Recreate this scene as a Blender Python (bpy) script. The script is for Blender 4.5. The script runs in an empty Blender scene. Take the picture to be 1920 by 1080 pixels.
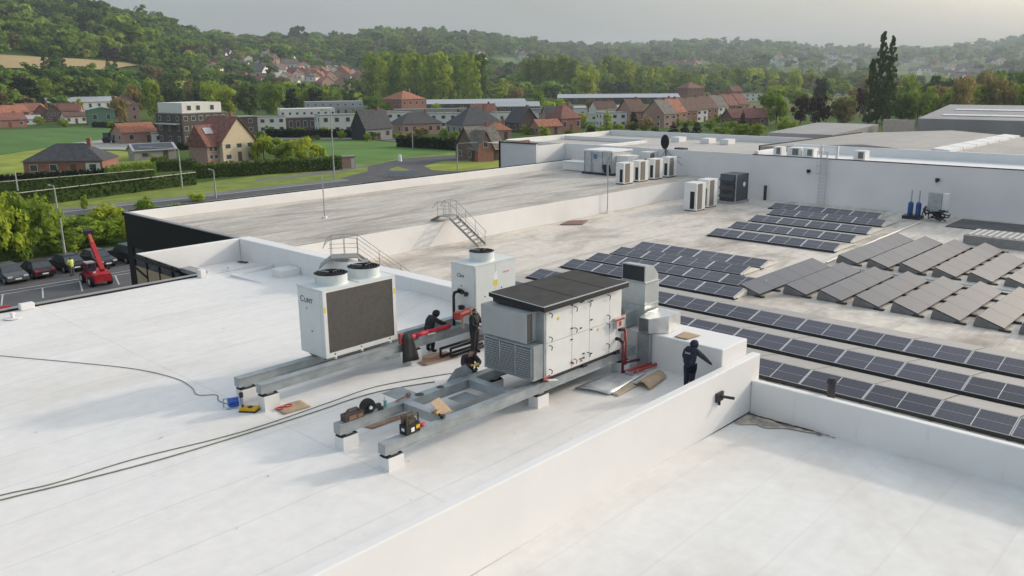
import bpy, bmesh, math, random
import numpy as np
from mathutils import Vector, Matrix, Euler
random.seed(7); rng = np.random.default_rng(7)
R = math.radians
sc = bpy.context.scene
COL = sc.collection

# ------------------------------------------------------------------ camera
F = 1587.5                      # focal length in pixels of a 1920 wide frame
H = 10.0                        # metres above the white roof (z = 0)
def _n(v): return v / np.linalg.norm(v)
_dx = _n(np.array([2488 - 960, 540 - 133, -F])); _dy = np.array([-790 - 960, 540 - 162, -F])
_dy = _n(_dy - _dx * (_dx @ _dy)); _dz = np.cross(_dx, _dy)
RW = np.stack([_dx, _dy, _dz])  # world axes (x away right, y away left, z up) seen from the lens
cam = bpy.data.cameras.new('camera'); cam.sensor_width = 36; cam.lens = 36 * F / 1920
cam.clip_start = 0.5; cam.clip_end = 20000
camo = bpy.data.objects.new('camera', cam); COL.objects.link(camo); sc.camera = camo
camo.matrix_world = Matrix.Translation((0, 0, H)) @ Matrix([list(r) for r in RW]).to_4x4()

# ------------------------------------------------------------------ light
SUN = Vector((2.4, -1.0, 1.05)).normalized()      # towards the sun: low, from the right
w = bpy.data.worlds.new('World'); sc.world = w; w.use_nodes = True
nt = w.node_tree; nt.nodes.clear()
out = nt.nodes.new('ShaderNodeOutputWorld'); bg = nt.nodes.new('ShaderNodeBackground')
sky = nt.nodes.new('ShaderNodeTexSky'); sky.sky_type = 'NISHITA'; sky.sun_disc = False
sky.sun_elevation = math.asin(SUN.z); sky.sun_rotation = math.atan2(SUN.x, SUN.y)
sky.altitude = 50; sky.air_density = 1.0; sky.dust_density = 6.5; sky.ozone_density = 1.6
hs = nt.nodes.new('ShaderNodeHueSaturation'); hs.inputs['Saturation'].default_value = 0.95
# thin high cloud veil
tc = nt.nodes.new('ShaderNodeTexCoord'); mp = nt.nodes.new('ShaderNodeMapping'); mp.inputs['Scale'].default_value = (1.2, 1.2, 5.0)
nz = nt.nodes.new('ShaderNodeTexNoise'); nz.inputs['Scale'].default_value = 1.6; nz.inputs['Detail'].default_value = 5
cr = nt.nodes.new('ShaderNodeMapRange'); cr.inputs[1].default_value = .3; cr.inputs[2].default_value = .75; cr.inputs[3].default_value = .82; cr.inputs[4].default_value = 1.14
mx = nt.nodes.new('ShaderNodeMix'); mx.data_type = 'RGBA'; mx.blend_type = 'MULTIPLY'; mx.inputs[0].default_value = 1
L = nt.links.new
L(tc.outputs['Generated'], mp.inputs[0]); L(mp.outputs[0], nz.inputs['Vector']); L(nz.outputs['Fac'], cr.inputs[0])
L(sky.outputs[0], hs.inputs['Color']); L(cr.outputs[0], mx.inputs[7])
vl = nt.nodes.new('ShaderNodeMix'); vl.data_type = 'RGBA'; vl.inputs[0].default_value = .45; vr = nt.nodes.new('ShaderNodeMapRange'); vr.inputs[1].default_value = 0; vr.inputs[2].default_value = 1; vr.inputs[3].default_value = 1.0; vr.inputs[4].default_value = 2.5   # even cloud veil, brighter overhead as overcast skies are
vs_ = nt.nodes.new('ShaderNodeSeparateXYZ'); L(tc.outputs['Generated'], vs_.inputs[0]); L(vs_.outputs['Z'], vr.inputs[0])
vc = nt.nodes.new('ShaderNodeMix'); vc.data_type = 'RGBA'; vc.blend_type = 'MULTIPLY'; vc.inputs[0].default_value = 1; vc.inputs[6].default_value = (1.89, 2.12, 2.19, 1); L(vr.outputs[0], vc.inputs[7]); L(vc.outputs[2], vl.inputs[7])
L(hs.outputs[0], vl.inputs[6]); L(vl.outputs[2], mx.inputs[6]); L(mx.outputs[2], bg.inputs[0]); L(bg.outputs[0], out.inputs[0]); bg.inputs[1].default_value = 0.15
sd = bpy.data.lights.new('sun', 'SUN'); sd.energy = 1.2; sd.angle = R(3.0); sd.color = (1, .90, .78)
so = bpy.data.objects.new('sun', sd); COL.objects.link(so); so.rotation_euler = SUN.to_track_quat('Z', 'Y').to_euler(); so.location = (40, -20, 60)
sc.view_settings.view_transform = 'Standard'; sc.view_settings.look = 'None'
sc.view_settings.gamma = 1; sc.view_settings.use_curve_mapping = False; sc.view_settings.exposure = 0.6
sc.render.engine = 'CYCLES'
cy = sc.cycles; cy.use_denoising = True; cy.max_bounces = 6; cy.diffuse_bounces = 3; cy.glossy_bounces = 3; cy.transmission_bounces = 4; cy.volume_bounces = 0
cy.transparent_max_bounces = 6; cy.volume_step_rate = 5; cy.use_adaptive_sampling = True

# ------------------------------------------------------------------ materials
MATS = {}
def mat(name, col, rough=.6, metal=0., var=.12, scale=3., bump=0., bscale=40., obj_rand=0., spec=.4, stretch=None, alpha=None, trans=0., world=False):
    if name in MATS: return MATS[name]
    m = bpy.data.materials.new(name); m.use_nodes = True; t = m.node_tree; b = t.nodes['Principled BSDF']; l = t.links.new
    b.inputs['Roughness'].default_value = rough; b.inputs['Metallic'].default_value = metal
    b.inputs['Specular IOR Level'].default_value = spec
    if trans: b.inputs['Transmission Weight'].default_value = trans
    c = t.nodes.new('ShaderNodeTexCoord'); src = c.outputs['Object']
    if world: src = t.nodes.new('ShaderNodeNewGeometry').outputs['Position']
    if stretch:
        mpn = t.nodes.new('ShaderNodeMapping'); mpn.inputs['Scale'].default_value = stretch; l(src, mpn.inputs[0]); src = mpn.outputs[0]
    n = t.nodes.new('ShaderNodeTexNoise'); n.inputs['Scale'].default_value = scale; n.inputs['Detail'].default_value = 4; l(src, n.inputs['Vector'])
    r = t.nodes.new('ShaderNodeValToRGB'); e = r.color_ramp.elements
    e[0].position = .3; e[1].position = .7
    e[0].color = [x * (1 - var) for x in col[:3]] + [1]; e[1].color = [min(1, x * (1 + var)) for x in col[:3]] + [1]
    l(n.outputs['Fac'], r.inputs[0]); cur = r.outputs[0]
    if obj_rand:
        oi = t.nodes.new('ShaderNodeObjectInfo'); hsn = t.nodes.new('ShaderNodeHueSaturation')
        a = t.nodes.new('ShaderNodeMapRange'); a.inputs[3].default_value = 1 - obj_rand; a.inputs[4].default_value = 1 + obj_rand; l(oi.outputs['Random'], a.inputs[0]); l(a.outputs[0], hsn.inputs['Value'])
        a2 = t.nodes.new('ShaderNodeMapRange'); a2.inputs[3].default_value = .5 + obj_rand * .07; a2.inputs[4].default_value = .5 - obj_rand * .07; l(oi.outputs['Random'], a2.inputs[0]); l(a2.outputs[0], hsn.inputs['Hue'])
        l(cur, hsn.inputs['Color']); cur = hsn.outputs[0]
    l(cur, b.inputs['Base Color'])
    if bump:
        n2 = t.nodes.new('ShaderNodeTexNoise'); n2.inputs['Scale'].default_value = bscale; n2.inputs['Detail'].default_value = 4; l(src, n2.inputs['Vector'])
        bp = t.nodes.new('ShaderNodeBump'); bp.inputs['Strength'].default_value = bump; bp.inputs['Distance'].default_value = .05; l(n2.outputs['Fac'], bp.inputs['Height']); l(bp.outputs[0], b.inputs['Normal'])
    MATS[name] = m
    return m

def roof_mat(name, base, stain, amount, stretch, scale, seam=0., seamcol=.7, seamx=None, fine=.1, streak=0.):
    """membrane roofing: broad stains, finer mottling, lap seams of the sheets (all in metres of the place)"""
    m = bpy.data.materials.new(name); m.use_nodes = True; t = m.node_tree; b = t.nodes['Principled BSDF']; l = t.links.new; N = t.nodes.new
    b.inputs['Roughness'].default_value = .55; b.inputs['Specular IOR Level'].default_value = .35
    pos = N('ShaderNodeNewGeometry').outputs['Position']
    mp_ = N('ShaderNodeMapping'); mp_.inputs['Scale'].default_value = stretch; l(pos, mp_.inputs[0])
    n1 = N('ShaderNodeTexNoise'); n1.inputs['Scale'].default_value = scale; n1.inputs['Detail'].default_value = 7; n1.inputs['Roughness'].default_value = .62; n1.inputs['Distortion'].default_value = .5; l(mp_.outputs[0], n1.inputs['Vector'])
    mr = N('ShaderNodeMapRange'); mr.inputs[1].default_value = .47; mr.inputs[2].default_value = .75; mr.inputs[3].default_value = 0; mr.inputs[4].default_value = amount; l(n1.outputs['Fac'], mr.inputs[0])
    m1 = N('ShaderNodeMix'); m1.data_type = 'RGBA'; m1.inputs[6].default_value = [*base, 1]; m1.inputs[7].default_value = [*stain, 1]; l(mr.outputs[0], m1.inputs[0])
    n2 = N('ShaderNodeTexNoise'); n2.inputs['Scale'].default_value = 2.3; n2.inputs['Detail'].default_value = 6; l(pos, n2.inputs['Vector'])
    mr2 = N('ShaderNodeMapRange'); mr2.inputs[1].default_value = .3; mr2.inputs[2].default_value = .7; mr2.inputs[3].default_value = 1 - fine; mr2.inputs[4].default_value = 1 + fine * .4; l(n2.outputs['Fac'], mr2.inputs[0])
    m2 = N('ShaderNodeMix'); m2.data_type = 'RGBA'; m2.blend_type = 'MULTIPLY'; m2.inputs[0].default_value = 1; l(m1.outputs[2], m2.inputs[6]); l(mr2.outputs[0], m2.inputs[7])
    cur = m2.outputs[2]
    if streak:
        mp2 = N('ShaderNodeMapping'); mp2.inputs['Scale'].default_value = (.12, 1.1, 1); l(pos, mp2.inputs[0])
        n4 = N('ShaderNodeTexNoise'); n4.inputs['Scale'].default_value = .8; n4.inputs['Detail'].default_value = 8; n4.inputs['Roughness'].default_value = .7; n4.inputs['Distortion'].default_value = 1.2; l(mp2.outputs[0], n4.inputs['Vector'])
        mr4 = N('ShaderNodeMapRange'); mr4.inputs[1].default_value = .5; mr4.inputs[2].default_value = .68; mr4.inputs[3].default_value = 0; mr4.inputs[4].default_value = streak; l(n4.outputs['Fac'], mr4.inputs[0])
        m4 = N('ShaderNodeMix'); m4.data_type = 'RGBA'; l(mr4.outputs[0], m4.inputs[0]); l(cur, m4.inputs[6]); m4.inputs[7].default_value = [*[c * .8 for c in stain], 1]; cur = m4.outputs[2]
    sx = N('ShaderNodeSeparateXYZ'); l(pos, sx.inputs[0])
    for axis, step in (('Y', seam), ('X', seamx)):
        if not step: continue
        nn = N('ShaderNodeTexNoise'); nn.inputs['Scale'].default_value = .4; l(pos, nn.inputs['Vector'])
        ad = N('ShaderNodeMath'); ad.operation = 'MULTIPLY_ADD'; l(nn.outputs['Fac'], ad.inputs[0]); ad.inputs[1].default_value = .12; l(sx.outputs[axis], ad.inputs[2])
        md = N('ShaderNodeMath'); md.operation = 'PINGPONG'; l(ad.outputs[0], md.inputs[0]); md.inputs[1].default_value = step
        st = N('ShaderNodeMapRange'); st.inputs[1].default_value = .012; st.inputs[2].default_value = .05; st.inputs[3].default_value = seamcol; st.inputs[4].default_value = 1; l(md.outputs[0], st.inputs[0])
        mm = N('ShaderNodeMix'); mm.data_type = 'RGBA'; mm.blend_type = 'MULTIPLY'; mm.inputs[0].default_value = 1; l(cur, mm.inputs[6]); l(st.outputs[0], mm.inputs[7]); cur = mm.outputs[2]
    l(cur, b.inputs['Base Color'])
    n3 = N('ShaderNodeTexNoise'); n3.inputs['Scale'].default_value = .9; n3.inputs['Detail'].default_value = 4; l(pos, n3.inputs['Vector'])
    bp = N('ShaderNodeBump'); bp.inputs['Strength'].default_value = .4; bp.inputs['Distance'].default_value = .07; l(n3.outputs['Fac'], bp.inputs['Height']); l(bp.outputs[0], b.inputs['Normal'])
    MATS[name] = m
    return m

# ------------------------------------------------------------------ mesh helpers
class MB:
    def __init__(s): s.v = []; s.f = []; s.m = []
    def add(s, vs, fs, m=0):
        o = len(s.v); s.v += [tuple(map(float, p)) for p in vs]; s.f += [tuple(i + o for i in f) for f in fs]; s.m += [m] * len(fs); return s
    def box(s, x0, y0, z0, x1, y1, z1, m=0):
        return s.add([(x0, y0, z0), (x1, y0, z0), (x1, y1, z0), (x0, y1, z0), (x0, y0, z1), (x1, y0, z1), (x1, y1, z1), (x0, y1, z1)],
                     [(0, 3, 2, 1), (4, 5, 6, 7), (0, 1, 5, 4), (1, 2, 6, 5), (2, 3, 7, 6), (3, 0, 4, 7)], m)
    def poly(s, pts, m=0): return s.add(pts, [tuple(range(len(pts)))], m)
    def prism(s, pts, d, m=0):
        n = len(pts); d = Vector(d); q = [Vector(p) for p in pts]
        return s.add(q + [p + d for p in q], [tuple(range(n))[::-1], tuple(range(n, 2 * n))] + [(i, (i + 1) % n, n + (i + 1) % n, n + i) for i in range(n)], m)
    def cyl(s, a, b, r, r2=None, n=10, m=0, cap=True):
        a = Vector(a); b = Vector(b); r2 = r if r2 is None else r2; d = (b - a).normalized()
        u = d.orthogonal().normalized(); w_ = d.cross(u); vs = []
        for c, rr in ((a, r), (b, r2)):
            for i in range(n):
                t = 2 * math.pi * i / n; vs.append(c + (u * math.cos(t) + w_ * math.sin(t)) * rr)
        fs = [(i, (i + 1) % n, n + (i + 1) % n, n + i) for i in range(n)]
        if cap: fs += [tuple(range(n))[::-1], tuple(range(n, 2 * n))]
        return s.add(vs, fs, m)
    def tube(s, pts, r, n=8, m=0, close=False):
        pts = [Vector(p) for p in pts]
        for a, b in zip(pts, pts[1:] + ([pts[0]] if close else [])):
            if (b - a).length > 1e-5: s.cyl(a, b, r, n=n, m=m)
        for p in pts[1:-1]: s.ball(p, r * 1.02, 4, m)
        return s
    def ball(s, c, r, k=6, m=0, sz=1.):
        c = Vector(c); vs = []; n = k * 2
        for i in range(1, k):
            for j in range(n):
                th = math.pi * i / k; ph = 2 * math.pi * j / n
                vs.append(c + Vector((math.sin(th) * math.cos(ph), math.sin(th) * math.sin(ph), math.cos(th) * sz)) * r)
        vs += [c + Vector((0, 0, r * sz)), c - Vector((0, 0, r * sz))]; t = len(vs) - 2; fs = []
        for i in range(k - 2):
            for j in range(n): fs.append((i * n + j, (i + 1) * n + j, (i + 1) * n + (j + 1) % n, i * n + (j + 1) % n))
        for j in range(n): fs.append((t, j, (j + 1) % n)); fs.append((t + 1, (k - 2) * n + (j + 1) % n, (k - 2) * n + j))
        return s.add(vs, fs, m)
    def mesh(s, name, mats, smooth=False):
        me = bpy.data.meshes.new(name); me.from_pydata(s.v, [], s.f)
        for m in mats: me.materials.append(m)
        if len(mats) > 1: me.polygons.foreach_set('material_index', s.m)
        if smooth: me.polygons.foreach_set('use_smooth', [True] * len(me.polygons))
        me.update(); return me
ORG = {}; OFF = [Vector((0, 0, 0))]
def tag(o, label=None, cat=None, group=None, kind=None):
    for k, v in (('label', label), ('category', cat), ('group', group), ('kind', kind)):
        if v: o[k] = v
    return o
def link(name, me, parent=None, loc=None, rot=0):
    o = bpy.data.objects.new(name, me); COL.objects.link(o)
    if parent: o.parent = parent
    if loc is not None: o.location = loc
    if rot: o.rotation_euler = (0, 0, rot)
    return o
def thing(name, label, cat, loc=(0, 0, 0), rz=0., group=None):
    o = bpy.data.objects.new(name, None); COL.objects.link(o); o.location = Vector(loc) + OFF[0]; o.rotation_euler = (0, 0, rz); o.empty_display_size = .2
    ORG[o.name] = Vector(loc); return tag(o, label, cat, group)
def part(name, mb, mats, parent, smooth=False, local=False, label=None):
    """mesh child; mb is in world metres unless local"""
    if not isinstance(mats, (list, tuple)): mats = [mats]
    if not local and parent is not None and parent.name in ORG:
        g = ORG[parent.name]; mb.v = [(a - g.x, b - g.y, c - g.z) for a, b, c in mb.v]
    o = link(name, mb.mesh(name, mats, smooth), parent)
    if parent is not None and parent.name in ORG and not local: ORG[o.name] = ORG[parent.name]
    if label: o['label'] = label
    return o
def solo(name, mb, mats, label=None, cat=None, group=None, kind=None, smooth=False):
    if not isinstance(mats, (list, tuple)): mats = [mats]
    return tag(link(name, mb.mesh(name, mats, smooth), None, OFF[0].copy()), label, cat, group, kind)
def copy_tree(o, loc=None, rz=None, parent=None, label=None, scale=None):
    c = o.copy(); COL.objects.link(c)
    if parent: c.parent = parent
    for ch in o.children: copy_tree(ch, parent=c)
    if loc is not None: c.location = loc
    if rz is not None: c.rotation_euler = (0, 0, rz)
    if scale is not None: c.scale = scale if isinstance(scale, (tuple, list, Vector)) else (scale,) * 3
    if label: c['label'] = label
    return c
def Bx(*a): return MB().box(*a)

# ------------------------------------------------------------------ where a line of sight meets the land
GZ = -7.0; HAZE = .00015
def ray(px, py): return RW @ np.array([px - 960, 540 - py, -F])
def onz(px, py, z=GZ):
    d = ray(px, py); t = (z - H) / d[2]; return Vector((d[0] * t, d[1] * t, z))
def depth(p): return -(RW.T @ (np.array(p, float) - np.array([0, 0, H])))[2]
def proj(p):
    c = RW.T @ (np.array(p, float) - np.array([0, 0, H])); return 960 + F * c[0] / -c[2], 540 - F * c[1] / -c[2]
# relief of the valley: angle of the far ridge by bearing, its distance, where the slope starts
SK = np.array([(-900, 20), (-300, -12), (0, 2), (75, 5), (150, 14), (200, 24), (240, 32), (265, 40), (300, 44), (325, 49), (345, 62), (400, 70), (440, 75), (520, 74), (600, 75), (660, 73), (690, 66), (720, 61), (800, 66), (870, 67), (920, 71), (1000, 81), (1080, 87), (1120, 90), (1200, 86), (1290, 81), (1440, 82), (1480, 83), (1520, 91), (1600, 93), (1720, 93), (1770, 91), (1830, 83), (1870, 80), (1920, 71), (2100, 60), (2800, 80)], float)
DR = np.array([(-900, 1250), (0, 1250), (300, 1250), (400, 1700), (700, 2100), (1000, 2600), (1200, 3300), (1500, 4000), (1920, 4600), (2800, 4600)], float)
D0 = np.array([(-900, 420), (0, 420), (300, 520), (480, 560), (700, 750), (1000, 1000), (1400, 1300), (1920, 1500), (2800, 1500)], float)
def bearing_px(x, y):
    # pixel column of a bearing, measured along the level line
    fw = -RW[:, 2]; rt = RW[:, 0]; a = np.arctan2(x * rt[0] + y * rt[1], x * fw[0] + y * fw[1])
    return 960 + F * np.tan(np.clip(a, -1.25, 1.25))
def relief(x, y):
    x = np.asarray(x, float); y = np.asarray(y, float)
    d = np.hypot(x, y); b = bearing_px(x, y)
    ys = np.interp(b, SK[:, 0], SK[:, 1]); dr = np.interp(b, DR[:, 0], DR[:, 1]); d0 = np.interp(b, D0[:, 0], D0[:, 1])
    zr = H + dr * (146.5 - .0088 * (b - 960) - ys) / F * np.cos(np.arctan((b - 960) / F))
    zr = zr - 13 * (dr / 1300) ** .35            # the trees on the ridge make the skyline
    t = np.clip((d - d0) / (dr - d0), 0, 1); s = t * t * (3 - 2 * t) * .45 + t * .55
    z = GZ + (zr - GZ) * s
    return z - np.clip(d - dr, 0, None) * .04
def hit(px, py, dmin=60.):
    r = ray(px, py); h = math.hypot(r[0], r[1]); r = r / h; d = dmin
    while d < 6000:
        x, y = r[0] * d, r[1] * d
        if H + r[2] * d <= float(relief(x, y)): break
        d *= 1.004
    x, y = r[0] * d, r[1] * d
    return Vector((x, y, float(relief(x, y))))
# ================================================================== the roofs and walls of the works
white = roof_mat('white_membrane', (.82, .795, .77), (.62, .575, .51), .75, (.35, .9, 1), .22, seam=1.05, seamcol=.90, seamx=6.3, fine=.05, streak=.12)
whitew = mat('white_wall_membrane', (.775, .765, .755), .55, var=.03, scale=.6, world=True, bump=.12, bscale=2)
beige = roof_mat('weathered_roof', (.60, .55, .485), (.22, .185, .155), .85, (.22, .9, 1), .55, seam=1.0, seamcol=.85, fine=.16, streak=.6)
beige2 = roof_mat('weathered_roof_solar', (.70, .64, .565), (.22, .175, .14), .9, (.5, .8, 1), .38, seam=2.1, seamcol=.85, seamx=5.0, fine=.14, streak=.35)
lowm = roof_mat('white_membrane_low', (.80, .785, .76), (.58, .53, .46), .65, (1, 1, 1), .16, seam=1.0, seamcol=.95, fine=.05, streak=.1)
upm = roof_mat('weathered_roof_upper', (.50, .47, .43), (.34, .31, .28), .7, (.5, .5, 1), .3, fine=.12)
black = mat('black_cladding', (.013, .013, .014), .55, var=.1, spec=.25)
coping = mat('grey_coping', (.30, .30, .30), .5, var=.1)
render_ = mat('painted_panel', (.82, .785, .78), .6, var=.04, scale=.4, world=True)
dirt = mat('dark_dirt', (.10, .08, .065), .9, var=.5, scale=6, world=True)

def grid(x0, x1, y0, y1, nx, ny, zf):
    b = MB(); xs = np.linspace(x0, x1, nx + 1); ys = np.linspace(y0, y1, ny + 1)
    b.v = [(x, y, zf(x, y)) for y in ys for x in xs]
    b.f = [(j * (nx + 1) + i, j * (nx + 1) + i + 1, (j + 1) * (nx + 1) + i + 1, (j + 1) * (nx + 1) + i) for j in range(ny) for i in range(nx)]; b.m = [0] * len(b.f); return b
def smooth(a, b, t): t = min(1, max(0, (t - a) / (b - a))); return t * t * (3 - 2 * t)
def zmain(x, y): return .62 * smooth(20.5, 24.2, x) * math.exp(-((y - 28) / 5.5) ** 2) - .10 * smooth(14, 4, x) * smooth(18, 26, y) + .012 * math.sin(x * .9) * math.sin(y * .7)

bm_ = thing('white_roof_building', 'low building with clean white membrane roof carrying the new cooling units', 'building', (0, 27, 0))
part('roof', grid(-22, 24.2, 13.15, 41.7, 96, 80, zmain), white, bm_, smooth=True)
b = MB(); b.poly([(20.8, 41.7, .004), (24.2, 41.7, .004), (24.2, 43.95, .004), (20.8, 43.95, .004)]); part('roof', b, white, bm_)
part('wall', Bx(-22, 13.2, GZ, 24.1, 41.75, -.35), whitew, bm_)
part('near_parapet', Bx(-22, 12.84, -1.36, 26.32, 13.15, .65), whitew, bm_)
part('end_parapet', Bx(24.2, 13.153, -1.3, 25.9, 21.0, 1.22), whitew, bm_); part('end_parapet', Bx(24.2, 21.0, -1.3, 25.0, 44.3, 1.22), whitew, bm_)
# left edge: flat coping with a dark drip edge
part('edge_coping', Bx(-22, 41.72, -.25, 20.6, 42.1, .09), coping, bm_)
part('drip_edge', Bx(-22, 41.66, -.02, 20.6, 41.718, .075), black, bm_)
part('edge_coping', Bx(20.55, 42.13, -.1, 21.15, 44.2, .13), coping, bm_)
# raked white corner wing with its black soffit
b = MB(); b.prism([(18.35, 44.0, 1.22), (24.19, 44.0, 1.22), (24.19, 43.96, -.1), (20.75, 43.96, -.05)], (0, .3, 0)); part('corner_wing', b, whitew, bm_)
b = MB(); b.prism([(18.3, 43.99, 1.13), (20.7, 43.95, -.12), (20.7, 43.95, -.3), (18.25, 43.99, .98)], (0, .34, 0)); part('wing_fascia', b, black, bm_)
b = MB(); b.prism([(20.62, 41.9, -.4), (20.62, 44.3, -.4), (20.62, 44.3, -.12), (20.62, 41.9, -.12)], (.1, 0, 0)); part('wing_fascia', b, black, bm_)
# tapered insulation kerbs by the far corner
b = MB(); b.prism([(22.1, 40.5, 0), (24.19, 40.65, 0), (24.19, 40.65, .22), (22.1, 40.5, .05)], (0, -.12, 0)); b.prism([(22.05, 40.45, 0), (22.35, 37.4, 0), (22.35, 37.4, .02), (22.05, 40.45, .14)], (-.5, 0, 0)); part('taper_kerb', b, whitew, bm_)
part('roof_plinth', Bx(23.05, 37.9, 0, 24.18, 38.9, .42), whitew, bm_)
# roof outlets and vents
for x, y in ((11.1, 40.3), (22.3, 42.0)):
    b = MB(); b.cyl((x, y, 0), (x, y, .03), .34, n=16); b.cyl((x, y, .03), (x, y, .22), .075, n=12); b.cyl((x, y, .2), (x, y, .26), .12, .09, n=12); part('roof_vent', b, whitew, bm_, smooth=False)
part('overflow_box', Bx(11.75, 41.3, 0, 12.35, 41.65, .3), whitew, bm_); part('overflow_box', Bx(20.3, 41.2, 0, 20.62, 41.64, .42), whitew, bm_)
b = MB(); b.box(9.2, 42.15, -.2, 11.6, 42.3, .16); solo('red_beam', b, mat('red_paint', (.42, .03, .04), .45), 'red steel section lying along the outside of the white roof edge', 'steel section')
b = MB()
for k in range(14): a = k / 13 * 6.28; r_ = .38 + .2 * random.random(); b.v.append((23.85 + r_ * .55 * math.cos(a), 43.2 + r_ * math.sin(a) * 1.1, .014))
b.f.append(tuple(range(14))); b.m.append(0); part('dirt_patch', b, dirt, bm_)

# lower white roof in the foreground right
lb = thing('low_roof_building', 'lower white flat roof in the foreground behind a tall parapet', 'building', (5, 0, -1.34))
part('roof', grid(-25, 25.75, -30, 12.85, 60, 60, lambda x, y: -1.34 + .02 * math.sin(x * .5 + y * .4) - .05 * smooth(22, 25.7, x)), lowm, lb, smooth=True)
part('wall', Bx(-25, -30, GZ, 25.7, 12.8, -1.6), whitew, lb)
part('parapet', Bx(25.75, -30, -2.3, 26.03, 12.835, -.2), whitew, lb)
b = MB(); q = [(25.70, 12.80), (24.6, 12.82), (24.55, 12.55), (24.95, 12.2), (24.85, 11.8), (25.3, 11.3), (25.5, 10.5), (25.72, 10.0)]
b.poly([(x, y, -1.378 + .004) for x, y in q]); part('dirt_patch', b, mat('pond_dirt', (.44, .385, .325), .9, var=.5, scale=2.5, world=True), lb)
b = MB()
for k in range(15):
    x = 25.68 - abs(random.gauss(0, .10)); y = 12.6 - k * .2 + random.uniform(-.1, .1); s_ = random.uniform(.05, .16); a0 = random.random() * 6
    pts = [(x + math.cos(a0 + i * 1.05) * s_ * random.uniform(.5, 1) * .7, y + math.sin(a0 + i * 1.05) * s_ * 1.6, -1.368) for i in range(6)]; b.poly([(min(p[0], 25.74), p[1], p[2]) for p in pts])
tag(part('dirt_crumbs', b, dirt, lb), kind='stuff')

# solar roof hall
sb_ = thing('solar_hall', 'long hall with weathered beige flat roof covered in solar panels', 'building', (50, 10, -1.17))
part('roof', grid(26.04, 73.6, -40, 43.0, 80, 80, lambda x, y: -1.17 + .015 * math.sin(x * .6) * math.sin(y * .5)), beige2, sb_, smooth=True); part('roof', grid(25.0, 26.04, 21.0, 43.0, 2, 10, lambda x, y: -1.168), beige2, sb_)
part('wall', Bx(26.06, -40, GZ, 73.5, 42.9, -1.5), whitew, sb_)
# grey roofed block with black facade
gb = thing('black_facade_building', 'black clad building with streaked grey flat roof and white parapet', 'building', (49, 51, .45))
part('roof', grid(24.32, 73.6, 43.02, 59.45, 60, 20, lambda x, y: .45 + .008 * math.sin(x * .5 + y)), beige, gb, smooth=True)
part('wall', Bx(25.95, 42.98, GZ, 73.5, 43.3, .44), whitew, gb)
part('wall', Bx(24.5, 59.45, GZ, 73.5, 59.7, .4), black, gb)
part('parapet', Bx(24.5, 59.452, .4, 74.2, 59.72, 1.17), whitew, gb)
part('coping', Bx(24.2, 59.723, .95, 74.2, 59.8, 1.24), black, gb)
fac = part('facade', Bx(24.302, 44.32, -1.2, 24.42, 59.8, 1.14), black, gb)
part('coping', Bx(24.24, 44.32, 1.142, 24.55, 59.8, 1.2), coping, gb)
part('parapet', Bx(24.43, 44.32, .3, 24.56, 59.44, 1.14), whitew, gb)
part('corner_post', Bx(24.28, 58.9, GZ, 25.2, 59.79, -1.202), black, gb)
glass = mat('window_glass', (.05, .06, .07), .08, var=.2, spec=.6)
cardb = mat('tan_board', (.50, .36, .22), .7, var=.12)
for k in range(7):
    y1 = 58.9 - k * 1.9
    m_ = part('mullion', Bx(24.3, y1 - 1.9, GZ, 24.48, y1 - 1.74, -1.204), black, gb)
    part('pane', Bx(24.36, y1 - 1.738, -2.5, 24.40, y1 - .002, -1.206), glass, gb)
    part('infill_panel', Bx(24.33, y1 - 1.738, GZ, 24.41, y1 - .002, -2.53), cardb, gb)
part('brace', MB().cyl((24.28, 58.8, -2.65), (24.28, 57.1, -3.1), .07), black, gb)

# the taller white block behind
tb = thing('white_block', 'taller white walled block at the far end with pale flat roof', 'building', (84, 55, 2.9))
part('wall', Bx(73.6, 38.0, GZ, 73.85, 69.5, 2.93), whitew, tb); part('wall', Bx(73.6, 60.6, .4, 68.9, 60.8, 2.93), whitew, tb)
part('roof', grid(73.85, 94.2, 38.0, 73.5, 20, 20, lambda x, y: 2.42 - .0 * x), upm, tb)
for nm, a in (('parapet', (73.6, 69.5, GZ, 94.3, 69.75, 3.0)), ('parapet', (94.0, 38.0, GZ, 94.3, 69.5, 3.1)), ('parapet', (73.86, 57.0, 2.43, 84, 57.25, 2.8)), ('parapet', (84.0, 57.0, 2.43, 84.25, 69.4, 2.9))): part(nm, Bx(*a), whitew, tb)
part('side_panel', Bx(68.7, 60.6, .3, 68.88, 66.0, 3.1), render_, tb); part('panel_edge', Bx(68.62, 65.9, -4, 68.9, 66.1, 3.2), black, tb); part('panel_edge', Bx(68.6, 60.6, 3.1, 68.95, 66.1, 3.2), black, tb); part('panel_wall', Bx(68.9, 65.9, GZ, 73.6, 66.1, 3.1), mat('brown_brick_far', (.22, .15, .12), .8), tb)
for y in (48.5, 51, 55): part('roof_hood', Bx(88, y, 2.43, 89.6, y + 1.1, 3.0), whitew, tb)
part('grille_box', Bx(74.2, 45.8, 2.43, 75.0, 46.9, 3.05), mat('dark_grille', (.05, .05, .05), .6), tb)
# tall wall to the right with a flat edge and higher white parapet
wb = thing('long_white_wall_block', 'long pale wall block with black edge trim standing over the solar panels', 'building', (76, 0, 2.9))
part('wall', Bx(73.603, -60, GZ, 73.86, 37.99, 2.86), render_, wb); part('edge_trim', Bx(73.57, -60, 2.862, 73.7, 37.99, 2.93), black, wb)
part('roof', Bx(73.7, -60, 2.5, 78.6, 37.99, 2.86), whitew, wb); part('parapet', Bx(78.6, -60, 2.3, 78.9, 36.4, 3.62), whitew, wb)
part('parapet', Bx(73.9, 37.6, 2.862, 82, 37.98, 3.2), whitew, wb)

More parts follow.
